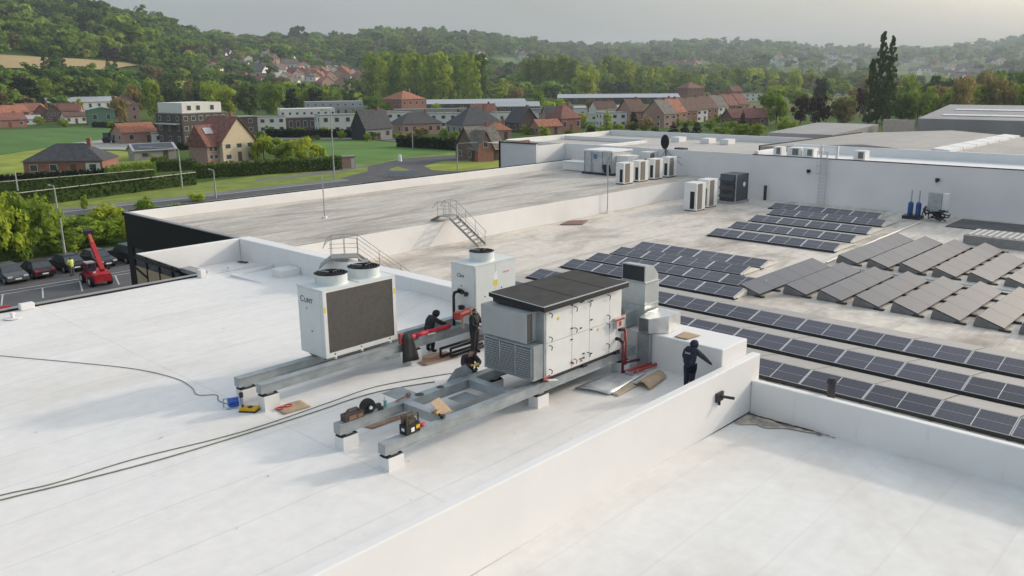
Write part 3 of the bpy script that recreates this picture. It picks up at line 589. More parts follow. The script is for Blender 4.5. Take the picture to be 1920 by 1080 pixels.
hose('power_lead', [(6, 42 - .9, 0), (8, 37, 0), (9.05, 35.05, 0), (10.7, 31.8, 0), (11.8, 29.5, 0), (12.27, 27.5, 0), (12.2, 26.2, 0), (12.0, 25.4, 0), (12.4, 24.9, 0), (12.2, 24.4, 0), (12.25, 23.8, 0)], .012, leadm, 'thin dark power lead trailing across the white roof to the blue pump', 'cable')
# small tools
bp_ = thing('blue_pump', 'small blue pump with pale frame at the end of the power lead', 'pump', (12.25, 23.55, 0))
b = MB(); b.cyl((12.1, 23.6, .2), (12.4, 23.5, .2), .12, n=12); b.box(12.12, 23.42, .05, 12.38, 23.66, .14); part('motor', b, blu, bp_)
b = MB(); b.tube([(12.0, 23.7, .02), (12.0, 23.7, .3), (12.45, 23.42, .34), (12.45, 23.42, .02)], .02, 5); b.tube([(11.98, 23.5, .03), (12.3, 23.35, .03)], .02, 5); part('frame', b, mat('pale_blue_frame', (.35, .4, .55), .5), bp_); part('handle', Bx(12.42, 23.38, .3, 12.52, 23.46, .46), darkm, bp_)
yb = thing('tool_case', 'yellow and black tool case lying on the white roof beside the blue pump', 'tool case', (12.4, 22.85, 0))
b = MB(); b.prism([(12.15, 23.02, .03), (12.45, 22.62, .03), (12.72, 22.76, .03), (12.42, 23.16, .03)], (0, 0, .10)); part('lid', b, yel, yb); b = MB(); b.prism([(12.13, 23.02, .002), (12.45, 22.59, .002), (12.74, 22.76, .002), (12.42, 23.18, .002)], (0, 0, .045)); part('base', b, darkm, yb)
b = MB(); b.tube([(12.25, 23.02, .13), (12.3, 23.05, .2), (12.36, 23.1, .13)], .02, 5); b.box(12.38, 22.8, .131, 12.5, 22.92, .16); part('clasp', b, darkm, yb)
OFF[0] = FRONT
def on_beam(name, lab, cat, boxes, loc, rz=0):
    t = thing(name, lab, cat, loc, rz)
    for nm, bb, m_ in boxes: part(nm, bb, m_, t, local=True)
    return t
brown = mat('tool_brown', (.07, .05, .045), .6)
bag = MB().prism([(-.32, -.13, 0), (.32, -.13, 0), (.3, .13, 0), (-.3, .13, 0)], (0, 0, .19)); bag2 = MB().tube([(-.25, 0, .19), (-.12, 0, .29), (.15, 0, .29), (.26, 0, .2)], .03, 6)
bagp = MB().box(-.2, -.14, .03, .05, -.131, .15).box(.1, -.14, .03, .27, -.131, .13)
on_beam('tool_bag', 'brown tool bag on the free end of the tool-laden beam', 'tool bag', [('bag', bag, brown), ('handle', bag2, brown), ('pockets', bagp, mat('tan_pocket', (.22, .14, .09), .7))], (13.42, 18.72, .652))
sw = MB(); sw.cyl((0, -.05, .2), (0, .03, .2), .24, n=22); sw2 = MB().cyl((.06, -.1, .18), (.06, -.05, .18), .08, n=12).box(.12, -.06, .08, .42, .06, .2).box(.35, -.04, .0, .5, .04, .08)
on_beam('disc_cutter', 'black disc cutter standing upright on the beam beside the brown bag', 'cutter', [('guard', sw, rubber), ('motor', sw2, darkm), ('cap', MB().cyl((.06, -.13, .18), (.06, -.101, .18), .05, n=12), wlab)], (13.95, 18.72, .655), R(-10))
on_beam('spray_bottle', 'small white and green spray bottle on the beam beyond the cutter', 'bottle', [('bottle', MB().cyl((0, 0, 0), (0, 0, .2), .05, n=12), mat('teal_plastic', (.18, .38, .36), .4)), ('neck', MB().cyl((0, 0, .201), (0, 0, .33), .04, .03, n=10), wlab)], (14.6, 18.72, .655))
tb1 = MB().box(-.25, -.14, 0, .25, .14, .26); tb2 = MB().tube([(-.2, -.12, .26), (-.2, -.12, .55), (.2, -.12, .55), (.2, -.12, .26)], .03, 6).box(-.2, .05, .26, .22, .13, .5).box(-.12, -.1, .26, .14, .04, .38)
on_beam('open_toolbox', 'black open toolbox with raised tray standing on the foremost beam', 'toolbox', [('box', tb1, rubber), ('tray', tb2, mat('tool_olive', (.09, .075, .05), .6)), ('label', MB().box(-.08, -.146, .05, .04, -.141, .17), wlab), ('latch', MB().box(.1, -.15, .1, .24, -.141, .2), yel), ('side_label', MB().box(-.256, -.06, .1, -.251, .05, .18), wlab)], (13.9, 16.8, .652), R(3))
on_beam('red_gloves', 'pair of red gloves lying behind the open toolbox', 'gloves', [('glove', MB().ball((0, 0, .05), .08, 5, 0, .6).cyl((.05, 0, .05), (.15, .03, .04), .025, n=6).cyl((.05, .04, .05), (.14, .09, .04), .022, n=6), redb)], (14.35, 16.85, .653))
on_beam('drill', 'orange handled power drill lying on the cross member', 'drill', [('body', MB().cyl((-.15, 0, .1), (.15, .02, .1), .06, n=10).cyl((.15, .02, .1), (.24, .03, .1), .025, n=8), mat('drill_tan', (.45, .28, .12), .5)), ('grip', MB().cyl((-.05, 0, .1), (-.1, -.16, .05), .04, n=8).box(-.16, -.24, .01, -.02, -.14, .1), darkm)], (15.15, 17.05, .652), R(20))
b = MB(); b.prism([(0, 0, .02), (.45, .05, .02), (.4, .5, .3), (.02, .45, .26)], (.0, 0, .015)); b.box(.0, 0, 0, .45, .4, .02); o = solo('parts_box', b, card, 'torn open cardboard box at the end of the cross member', 'box'); o.location = Vector((15.2, 17.0, .66)) + FRONT
b = MB(); b.cyl((0, 0, .04), (.55, .1, .06), .025, n=6); b.cyl((.5, .1, .06), (.62, .12, .06), .06, n=8); o = solo('pipe_wrench', b, mat('tool_rust', (.25, .13, .1), .6), 'rusty pipe wrench lying on the tool-laden beam by the gusset', 'wrench'); o.location = Vector((15.0, 18.72, .66)) + FRONT

OFF[0] = ZERO
# wall fixture on the near parapet's outer face
wf = thing('wall_fixture', 'black bracket with spout fixed to the outer face of the near parapet', 'fixture', (23.6, 12.8, 0))
part('plate', Bx(23.3, 12.76, -.28, 23.72, 12.838, .02), darkm, wf); part('spout', MB().cyl((23.55, 12.76, -.12), (23.85, 12.45, -.2), .05, n=10), darkm, wf); part('stem', Bx(23.48, 12.76, -.42, 23.54, 12.83, -.281), darkm, wf)
vp = thing('vent_pipe', 'short dark vent pipe poking up behind the right hand parapet', 'vent pipe', (26.5, 10.35, -1.17))
part('pipe', MB().cyl((26.5, 10.35, -1.17), (26.5, 10.35, .12), .13, n=14), darkm, vp); part('cap', MB().cyl((26.5, 10.35, .121), (26.5, 10.35, .3), .17, .12, n=14), darkm, vp)
# ================================================================== solar panels
glassb = bpy.data.materials.new('solar_glass'); glassb.use_nodes = True
def _sg():
    t = glassb.node_tree; b = t.nodes['Principled BSDF']; l = t.links.new; N = t.nodes.new
    b.inputs['Roughness'].default_value = .3; b.inputs['Coat Weight'].default_value = .0; b.inputs['IOR'].default_value = 1.38
    c = N('ShaderNodeTexCoord'); s = N('ShaderNodeSeparateXYZ'); l(c.outputs['Object'], s.inputs[0])
    cur = None; base = (.08, .079, .10)
    prev = None
    for ax, stp in (('X', .186), ('Y', .185)):
        p = N('ShaderNodeMath'); p.operation = 'PINGPONG'; l(s.outputs[ax], p.inputs[0]); p.inputs[1].default_value = stp / 2
        m = N('ShaderNodeMapRange'); m.inputs[1].default_value = .002; m.inputs[2].default_value = .008; m.inputs[3].default_value = 1.5; m.inputs[4].default_value = 1; l(p.outputs[0], m.inputs[0])
        if prev is None: prev = m.outputs[0]
        else:
            mm = N('ShaderNodeMath'); mm.operation = 'MULTIPLY'; l(prev, mm.inputs[0]); l(m.outputs[0], mm.inputs[1]); prev = mm.outputs[0]
    oi = N('ShaderNodeObjectInfo'); r = N('ShaderNodeMapRange'); r.inputs[3].default_value = .8; r.inputs[4].default_value = 1.2; l(oi.outputs['Random'], r.inputs[0])
    m2 = N('ShaderNodeMath'); m2.operation = 'MULTIPLY'; l(prev, m2.inputs[0]); l(r.outputs[0], m2.inputs[1])
    cm = N('ShaderNodeMix'); cm.data_type = 'RGBA'; cm.blend_type = 'MULTIPLY'; cm.inputs[0].default_value = 1; cm.inputs[6].default_value = [*base, 1]; l(m2.outputs[0], cm.inputs[7]); l(cm.outputs[2], b.inputs['Base Color'])
_sg()
alu = mat('panel_frame_alu', (.70, .70, .70), .5, .1, var=.05); blackf = mat('panel_frame_black', (.03, .03, .032), .45)
gus = mat('white_gusset', (.74, .72, .66), .5)
def module(L_, W_, mid=True, fm=alu, kk=.045):
    """flat module, long side on local y, slope side on local x; origin at the low front corner"""
    b = MB(); e = .022
    b.box(0, 0, 0, W_, L_, .03, 1)
    k_ = kk; b.poly([(e, k_, .0345), (W_ - e, k_, .0345), (W_ - e, L_ - k_, .0345), (e, L_ - k_, .0345)], 0); b.box(0, 0, .0301, W_, k_ - .002, .0362, 1); b.box(0, L_ - k_ + .002, .0301, W_, L_, .0362, 1)
    if mid: b.box(e, L_ / 2 - .014, .0346, W_ - e, L_ / 2 + .014, .036, 1); b.box(W_ / 2 - .004, e, .0346, W_ / 2 + .004, L_ - e, .0352, 1)
    return b.mesh('solar_panel', [glassb, fm])
ML, MW = 2.28, 1.134
mod = module(ML, MW); mod_near = module(ML, MW, kk=.028); deflect = mat('wind_deflector', (.36, .345, .33), .5, .1, var=.06, obj_rand=.05)
def ew_row(x0, y0, y1, back, label, ridge=.26, zl=-1.05, ends=True):
    """tent row along y: front panels rise away from the camera, back panels fall away"""
    n = max(1, round((y1 - y0) / 2.31)); t = thing('solar_row', label, 'solar panels', (x0, (y0 + y1) / 2, -1.17), group='solar panel rows on the beige roof')
    a = math.asin(ridge / MW); hx = MW * math.cos(a); back = max(back, hx * .9); back -= .12 if back > 1.5 else 0; ab = math.atan2(ridge + .085, back); bm2 = mod if abs(back - hx) < .02 else None
    global _bc
    key = round(back, 2)
    if key not in _bc: _bc[key] = Bx(0, .012, 0, math.hypot(back, ridge + .085), ML - .012, .03).mesh('wind_deflector', [deflect])
    for k in range(n):
        y = y0 + k * 2.31 - (y0 + y1) / 2
        o = link('solar_panel', mod_near if x0 < 37 else mod, t); o.location = (0, y, zl + 1.17); o.rotation_euler = (0, -a, 0)
        o = link('wind_deflector', _bc[key], t); o.location = (hx + .03, y, zl + 1.17 + ridge); o.rotation_euler = (0, ab, 0)
    ye = y0 + n * 2.31
    part('front_rail', Bx(x0 - .045, y0, -1.165, x0 - .004, ye, -1.025), blackf, t)
    b = MB()
    for k in range(n * 2 + 1): yy = y0 + k * 1.155; b.box(x0 - .08, yy - .07, -1.168, x0 + .3, yy + .07, -1.1)
    tag(part('ballast_feet', b, blackf, t), kind='stuff')
    if ends:
        for yy in (y0 - .03, ye - .01):
            b = MB(); b.prism([(x0, yy, -1.14), (x0 + hx + back, yy, -1.14), (x0 + hx + back - .05, yy, -1.06), (x0 + hx, yy, -1.08 + ridge), (x0, yy, -1.06)], (0, .03, 0)); part('end_gusset', b, gus, t)
    return t
_bc = {}
for x0, y0, y1, back, lab in ((28.65, -6, 33.2, 1.95, 'nearest long row of tent mounted solar panels, just behind the right hand parapet'), (31.85, -6, 33.2, 2.0, 'second long solar row from the right hand parapet'), (35.1, -6, 31.7, 2.1, 'third long solar row from the right hand parapet')): ew_row(x0, y1 - round((y1 - y0) / 2.31) * 2.31, y1, back - .0, lab)
for k, x0 in enumerate((38.5, 41.0, 43.5, 45.9)): ew_row(x0, 32.0 - (5.5 - (k > 1) * 1) // 1 * 2.31 - 0, 32.0 - .2 * k, 1.2, ('front', 'second', 'third', 'rearmost')[k] + ' solar row of the middle block beside the tall duct cowl')
for k, x0 in enumerate((53.5, 57.15, 61.0, 64.9)): ew_row(x0, 21.5 + .38 * k, 31.45 + .42 * k, 2.6, ('front', 'second', 'third', 'fourth')[k] + ' solar row of the far left block below the long pale wall', ridge=.30)
ew_row(68.3, 24.2, 33.3, 1.3, 'short rearmost solar row close under the ladder on the pale wall')
# rows facing the camera's right: long on x, high edge on the left
def s_row(x0, x1, yl, w_, label):
    n = round((x1 - x0) / 1.75); L_ = (x1 - x0) / n; t = thing('solar_row', label, 'solar panels', (x0, yl, -1.17), group='single slope solar rows on the beige roof')
    rise = .38; a = math.asin(rise / 1.2); key = ('s', round(L_, 2))
    if key not in _bc:
        b = MB(); e = .012; b.box(0, 0, 0, L_ - .004, 1.2, .03, 1); b.poly([(e, e, .0335), (L_ - .004 - e, e, .0335), (L_ - .004 - e, 1.2 - e, .0335), (e, 1.2 - e, .0335)], 0); _bc[key] = b.mesh('solar_panel', [glassb2, blackf])
    for k in range(n): o = link('solar_panel', _bc[key], t); o.location = (k * L_, 0, .12); o.rotation_euler = (a, 0, 0)
    hy = 1.2 * math.cos(a); gm = mat('grey_side', (.17, .17, .17), .6)
    for xx in (x0 - .02, x1):
        b = MB(); b.prism([(xx, yl + .02, -1.14), (xx, yl + hy + .12, -1.14), (xx, yl + hy + .02, -1.06 + rise), (xx, yl + .02, -1.055)], (.02, 0, 0)); part('end_gusset', b, gm, t)
    b = MB(); b.prism([(x0, yl + hy + .12, -1.14), (x0, yl + hy + .02, -1.06 + rise), (x0, yl + hy + .04, -1.06 + rise), (x0, yl + hy + .14, -1.14)], (x1 - x0, 0, 0)); part('back_sheet', b, gm, t)
    b = MB()
    for k in range(n + 1): xx = x0 + k * L_; b.box(xx - .1, yl - .28, -1.168, xx + .1, yl + .2, -1.08)
    tag(part('ballast_feet', b, blackf, t), kind='stuff')
    return t
glassb2 = mat('solar_glass_plain', (.05, .055, .075), .3, var=.06, spec=.7, obj_rand=.1)
words = ('first', 'second', 'third', 'fourth', 'fifth', 'sixth', 'seventh', 'eighth', 'ninth', 'tenth')
for k in range(9): s_row(41.4 - (1.5 if k == 0 else 0), 48.75, 19.75 - k * 1.84, 1.1, words[k] + ' row from the left in the nearer block of single slope solar panels')
for k in range(8): s_row(50.65, 60.55 - (2.6 if k > 3 else 0), 18.9 - k * 1.84, 1.1, words[k] + ' row from the left in the farther block of single slope solar panels')
solo('conduit', MB().tube([(50, 20.5, -1.1), (60, 21.0, -1.1), (69, 21.2, -1.1)], .06, 6), gus, 'pale cable conduit running between the far solar blocks', 'conduit')
solo('conduit', MB().tube([(49.6, 19.5, -1.12), (49.6, 3, -1.12)], .07, 6), mat('white_conduit', (.75, .74, .72), .5), 'white conduit crossing between the two single slope solar blocks', 'conduit')

# ================================================================== access stairs
stm = mat('stair_steel', (.30, .31, .30), .5, .4)
def stairs(label, px, py, zt, zb, rz, steps, run, plat, w_=.95, back=None):
    t = thing('access_stairs', label, 'stairs', (px, py, 0), rz)
    def P(b, nm, m_=stm): return part(nm, b, m_, t, local=True)
    P(MB().box(0, -w_ / 2, zt - .05, plat, w_ / 2, zt), 'platform')
    for s in (-1, 1):
        y = s * w_ / 2; b = MB(); b.prism([(plat, y - .02, zt - .2), (plat, y - .02, zt), (plat + run, y - .02, zb + .2), (plat + run, y - .02, zb)], (0, .04, 0)); P(b, 'stringer')
        h = .95; b = MB(); b.tube([(-.38, y, zt + .5), (-.2, y, zt + h * .82), (.02, y, zt + h), (plat * .6, y, zt + h + .05), (plat, y, zt + h), (plat + run, y, zb + h + .1), (plat + run + .06, y, zb + h - .05)], .017, 6); P(b, 'handrail')
        b = MB(); b.tube([(-.1, y, zt + .5), (plat, y, zt + .5), (plat + run, y, zb + .55)], .011, 5); P(b, 'knee_rail')
        b = MB()
        for x in (0, plat * .5, plat): b.cyl((x, y, zt), (x, y, zt + h), .016, n=6)
        for f in (.33, .66, 1.0): x = plat + run * f; z = zt + (zb - zt) * f; b.cyl((x, y, z), (x, y, z + h + .05), .016, n=6)
        P(b, 'rail_posts')
    for k in range(1, steps): f = k / steps; x = plat + run * f; z = zt + (zb - zt) * f; P(MB().box(x - .1, -w_ / 2 + .021, z - .02, x + .12, w_ / 2 - .021, z + .015), 'tread')
    if back: b = MB(); b.prism([(0, -w_ / 2, zt - .05), (-.6, -w_ / 2, back), (-.6, -w_ / 2, back + .1), (0, -w_ / 2, zt)], (0, w_, 0)); P(b, 'ramp')
    return t
stairs('grey metal stairs leading from the beige roof up onto the streaked grey roof', 39.2, 43.35, .85, -1.17, R(-72), 9, 2.2, .9, 1.05, .45)
stairs('grey metal crossover stairs with tall handrails on the end parapet behind the paired-fan unit', 24.1, 34.9, 1.45, -1.17, R(-38), 9, 3.2, 1.3, 1.05, .9)

# ================================================================== far plant
def split_unit(name, label, x, y, z, w_, d, h, nfan=2, m_=unitw2, group=None, side=True):
    """outdoor condenser, fan side facing -y"""
    t = thing(name, label, 'condenser', (x, y, z), group=group)
    part('case', Bx(x, y, z + .08, x + w_, y + d, z + h), m_, t); part('feet', Bx(x + .03, y + .03, z, x + w_ - .03, y + d - .03, z + .079), rubber, t)
    part('grille', Bx(x + .12 * w_, y - .014, z + .15, x + .62 * w_, y - .001, z + h - .08), coil, t); part('end_slot', Bx(x - .012, y + .15 * d, z + .2, x - .001, y + .5 * d, z + h * .7), rubber if side else m_, t)
    return t
for k in range(4): split_unit('condenser', ('nearest', 'second', 'third', 'farthest')[k] + ' of four white condensers in a row on the grey roof edge', 63.4 + k * 2.45, 45.3, .47, 1.5, .9, 1.95, group='white condensers on the grey roof edge')
split_unit('condenser', 'white condenser standing left of its twin on the beige roof by the dark unit', 62.9, 37.4, -1.17, 1.5, 1.2, 2.4, group='white condenser pair'); split_unit('condenser', 'white condenser standing right of its twin, next to the dark grey unit', 65.4, 37.7, -1.17, 1.5, 1.1, 2.45, group='white condenser pair')
dg = thing('dark_unit', 'dark grey ventilation unit with stepped hoods near the pale wall', 'ventilation unit', (69.4, 37.6, -1.17))
dgm = mat('dark_grey_unit', (.065, .07, .08), .5); part('body', Bx(68.9, 37.0, -.95, 71.2, 38.6, 1.45), dgm, dg); part('base', Bx(68.7, 36.9, -1.16, 71.3, 38.7, -.951), galv, dg)
for z in (-.6, .15, .9): part('hood', MB().prism([(68.9, 37.1, z), (68.5, 37.1, z + .05), (68.9, 37.1, z + .5)], (0, 1.4, 0)), dgm, dg)
b = MB(); b.cyl((70.4, 36.99, .5), (70.4, 36.97, .5), .22, n=14); part('badge', b, wlab, dg); part('corner_trim', Bx(68.86, 36.96, -.94, 68.93, 37.03, 1.46), galv, dg)
solo('vent_post', MB().cyl((73.0, 36.2, -1.17), (73.0, 36.2, .1), .14, n=10).cyl((73.0, 36.2, .1), (73.0, 36.2, .2), .18, .1, n=10), darkm, 'small black vent post at the foot of the pale wall beside the dark unit', 'vent')
fa = thing('rooftop_unit', 'boxy silver rooftop unit with black filter door on the grey roof', 'ventilation unit', (70.5, 52.5, .45))
part('body', Bx(68.8, 50.6, .65, 72.0, 54.1, 2.75), mat('weathered_unit', (.50, .52, .52), .5, .2, var=.15), fa); part('base', Bx(68.6, 50.3, .46, 72.2, 54.3, .649), darkm, fa); part('lid', Bx(68.7, 50.5, 2.751, 72.1, 54.2, 2.9), wlab, fa)
b = MB(); b.prism([(68.79, 51.6, .7), (68.79, 50.7, .7), (68.79, 50.9, 1.5), (68.79, 51.9, 1.5)], (-.03, 0, 0)); part('filter_door', b, rubber, fa); part('badge', Bx(68.77, 52.5, 2.0, 68.799, 52.9, 2.5), mat('faded_blue', (.12, .18, .32), .6), fa); part('panel_seam', Bx(68.785, 53.0, .7, 68.7985, 53.03, 2.7), darkm, fa); part('pipe', MB().tube([(68.7, 51.0, 2.3), (68.5, 51.0, 2.0), (68.5, 51.0, .5)], .06, 6), galv, fa); part('side_box', Bx(69.5, 49.2, 1.6, 71.5, 50.59, 2.4), unitw2, fa)
for y in (51.8, 53.2, 50.65, 54.05): part('corner_rail', Bx(68.74, y, .66, 68.799, y + .06, 2.74), galv, fa)
solo('white_duct', Bx(70.0, 54.6, .5, 71.6, 58.0, 1.35).box(69.9, 54.5, 1.351, 71.7, 58.1, 1.42), unitw2, 'low white duct running from the silver rooftop unit along the wall', 'duct')
split_unit('condenser', 'pair-fan condenser half hidden behind the silver rooftop unit', 72.0, 48.4, .47, 1.5, 1.1, 2.2)
sd_ = thing('satellite_dish', 'black dish on a tripod mount at the edge of the pale upper roof', 'dish', (73.9, 45.4, 2.4))
b = MB()
for j in range(5):
    for i in range(16): a = 2 * math.pi * i / 16; r_ = .52 * j / 4; b.v.append((73.4 + .25 * (j / 4) ** 2 * -1 + .2, 45.4 + r_ * .9 * math.cos(a), 3.65 + r_ * 1.35 * math.sin(a)))
for j in range(4):
    for i in range(16): b.f.append((j * 16 + i, j * 16 + (i + 1) % 16, (j + 1) * 16 + (i + 1) % 16, (j + 1) * 16 + i)); b.m.append(0)
o = part('dish', b, rubber, sd_, smooth=True); o.modifiers.new('s', 'SOLIDIFY').thickness = .06
part('mast', MB().cyl((73.55, 45.35, 1.3), (73.65, 45.4, 3.6), .07, n=8), darkm, sd_)
b = MB()
for dy in (-1.2, .9, -2.0): b.cyl((73.55, 45.4 + dy, 1.4), (73.6, 45.4, 2.9), .035, n=5)
b.cyl((73.55, 43.6, 2.2), (73.55, 45.4, 2.4), .03, n=5); part('struts', b, galv, sd_); sd_.location.y += 2.1
# cage ladder
ld = thing('cage_ladder', 'pale metal cage ladder fixed to the long pale wall', 'ladder', (73.45, 31, -1.1)); pal = mat('pale_metal', (.58, .58, .58), .4, .3)
for y in (30.75, 31.35): part('stile', MB().cyl((73.4, y, -1.1), (73.4, y, 3.6), .035, n=6), pal, ld)
for k in range(15): part('rung', MB().cyl((73.4, 30.75, -.9 + k * .3), (73.4, 31.35, -.9 + k * .3), .02, n=5), pal, ld)
for z in (1.6, 2.3, 3.0, 3.55): part('hoop', MB().tube([(73.4, 30.75, z), (72.95, 30.6, z), (72.75, 31.05, z), (72.95, 31.5, z), (73.4, 31.35, z)], .03, 5), pal, ld)
for y in (30.65, 31.05, 31.45): part('cage_bar', MB().cyl((72.85, y, 1.6), (72.85, y, 3.55), .02, n=5), pal, ld)
gt = thing('roof_gate', 'white ladder gate box at the top of the cage ladder', 'gate', (74.3, 31, 2.86))
for y in (30.3, 31.7): part('post', Bx(74.2, y - .1, 2.862, 74.4, y + .1, 4.0), unitw2, gt)
for z in (3.2, 3.8): part('rail', Bx(74.25, 30.41, z, 74.35, 31.59, z + .1), unitw2, gt)
for k, (y, w_) in enumerate(((33.2, 1.0), (34.6, 1.3), (28.6, 1.0), (36.2, .8))):
    o = thing('roof_condenser', ('small white unit next left of the ladder gate', 'wide white unit left of the ladder gate', 'grilled unit right of the ladder gate', 'leftmost small white unit on the pale wall roof')[k], 'condenser', (75, y, 2.86))
    part('case', Bx(74.9, y - w_ / 2, 2.862, 75.9, y + w_ / 2, 3.6), unitw2, o); part('grille', Bx(74.88, y - w_ * .35, 2.95, 74.899, y + w_ * .1, 3.5), coil, o)
for k, y in enumerate((32.4, 21.6)):
    o = thing('wall_lamp', ('left' if k == 0 else 'right') + ' of two small black floodlights on the long pale wall', 'lamp', (73.5, y, 1.7)); part('head', Bx(73.3, y - .14, 1.62, 73.5, y + .14, 1.86), rubber, o); part('arm', MB().cyl((73.6, y + .15, 1.5), (73.45, y, 1.65), .05, n=6), rubber, o)
pu = thing('pump_set', 'blue twin pump set on the beige roof before the long pale wall', 'pump', (70.8, 22.3, -1.17)); part('base', Bx(70.2, 21.7, -1.16, 71.4, 23.0, -.9), darkm, pu)
for y in (22.0, 22.6): part('pump', MB().cyl((70.8, y, -.9), (70.8, y, .05), .2, n=12).cyl((70.8, y, .05), (70.8, y, .18), .2, .1, n=12), mat('pump_blue', (.03, .08, .24), .5), pu); part('pipe', MB().cyl((70.8, y, .18), (70.8, y, 1.1), .05, n=6), galv, pu)
ts = thing('control_cabinet', 'grey control cabinet amid tangled pipes right of the blue pumps', 'cabinet', (70.9, 20.6, -1.17)); part('cabinet', Bx(70.6, 20.3, -.4, 71.2, 21.3, 1.0), galv, ts); part('side', Bx(70.7, 19.9, -.3, 71.3, 20.29, 1.0), unitw2, ts)
b = MB()
for k in range(18): a = [(random.uniform(70, 71.2), random.uniform(19.6, 21.6), random.uniform(-1.1, -.1)) for _ in range(3)]; b.tube(a, .05, 5)
part('pipework', b, darkm, ts)
b = MB(); b.box(68.4, 5, -1.165, 72.6, 19.2, -1.09); solo('dark_mat', b, mat('dark_grey_sheet', (.11, .11, .11), .8, var=.2, scale=1), 'dark grey roofing sheet laid in front of the long pale wall', 'roofing sheet')
sk = thing('slatted_rooflight', 'raised rooflight kerb with white slats right of the pump set', 'rooflight', (63.5, 13, -1.17)); part('kerb', Bx(62.0, 6, -1.16, 65.3, 16.2, -.55), mat('kerb_grey', (.28, .27, .26), .7), sk)
for k in range(24): part('slat', Bx(62.3, 15.9 - k * .4, -.549, 64.9, 16.06 - k * .4, -.49), mat('slat_pale', (.6, .59, .57), .6), sk)
b = MB(); b.prism([(61.0, 40.9, -1.166), (59.5, 42.6, -1.166), (58.5, 42.5, -1.166), (57.3, 41.4, -1.166), (58, 40.9, -1.166)], (0, 0, .003))
pst = thing('aerial_mast', 'thin grey lightning mast at the foot of the long white step wall', 'mast', (57.5, 42.7, -1.17)); part('mast', MB().cyl((57.5, 42.7, -1.17), (57.5, 42.7, 2.9), .045, n=6), galv, pst); part('foot', MB().cyl((57.5, 42.7, -1.17), (57.5, 42.7, -.95), .15, n=8), unitw2, pst)
pst = thing('aerial_mast', 'thin pale lightning mast standing on the streaked grey roof', 'mast', (34.5, 50.5, .45)); part('mast', MB().cyl((34.5, 50.5, .45), (34.5, 50.5, 3.4), .04, n=6), galv, pst); part('foot', MB().cyl((34.5, 50.5, .45), (34.5, 50.5, .6), .18, n=8), gus, pst)
sheet('red_brown_mat', [(50.2, 41.9), (52.2, 42.6), (53.5, 41.6), (51.5, 40.6)], -1.14, mat('rusty_mat', (.22, .13, .11), .8), 'rusty brown mesh mat lying at the foot of the white step wall', 'mat')
# grey halls behind the long wall
hall = mat('corrugated_grey', (.33, .315, .305), .55, .1, var=.1, scale=.3, world=True, bump=0); hallw = mat('translucent_strip', (.72, .72, .72), .4)
def ribbed(t, x0, x1, ya, za, yb, zb, m_, step=1.2):
    n = int((x1 - x0) / step); b = MB(); ln = math.hypot(yb - ya, zb - za)
    b.poly([(x0, ya, za), (x1, ya, za), (x1, yb, zb), (x0, yb, zb)])
    for k in range(n): x = x0 + k * step; b.prism([(x, ya, za), (x + .1, ya, za), (x + .1, ya, za + .06), (x, ya, za + .06)], (0, yb - ya, zb - za))
    return part('roof_slope', b, m_, t)
h1 = thing('low_grey_hall', 'low pale grey roof with white translucent strips behind the long pale wall', 'building', (95, 15, 3)); hroof = roof_mat('felt_grey', (.40, .375, .35), (.26, .24, .22), .6, (.4, .4, 1), .4, fine=.12, streak=.3)
for k in range(4):
    yr = 30 - k * 20; b = MB(); b.prism([(79, yr - 10, 3.2), (79, yr, 3.85), (79, yr + 10, 3.2), (79, yr + 10, 2.9), (79, yr - 10, 2.9)], (26, 0, 0)); part('roof_bay', b, hroof, h1)
    for i_ in range(6): xx = 80 + i_ * 4; part('skylight', MB().prism([(xx, yr - 7.2 + .0, 3.39), (xx + 3.7, yr - 7.2, 3.39), (xx + 3.7, yr - 5.7, 3.49), (xx, yr - 5.7, 3.49)], (0, 0, .22)), hallw, h1)
part('wall', Bx(79, -60, GZ, 105, 40, 2.89), hall, h1); part('fascia', Bx(79, 40.01, 2.6, 105, 40.15, 3.3), black, h1)
h2 = thing('tall_grey_hall', 'tall corrugated grey hall with pale roof bands at the far right', 'building', (125, 20, 5))
part('wall', Bx(112, -60, GZ, 112.3, 36, 4.6), hall, h2); b = MB(); b.prism([(112, -60, 4.6), (112, -60, 4.75), (124, -60, 6.1), (136, -60, 4.8), (136, -60, 4.6)], (0, 96, 0)); part('roof', b, hall, h2)
for x_, z_ in ((114.5, 5.06), (119, 5.56)): part('roof_band', MB().prism([(x_, -60, z_), (x_ + .9, -60, z_ + .1), (x_ + .9, -60, z_ + .16), (x_, -60, z_ + .06)], (0, 94, 0)), hallw, h2)
part('gable', Bx(112.3, 35.7, GZ, 136, 36, 4.6), render_, h2); part('side_wing', MB().prism([(98, 40.7, GZ), (98, 40.7, 3.3), (112, 40.7, 3.9), (112, 40.7, GZ)], (0, 8, 0)), hall, h2); part('fascia_panel', Bx(111.6, 36.2, 3.0, 111.95, 40, 4.55), mat('tan_panel', (.52, .45, .38), .7), h2)
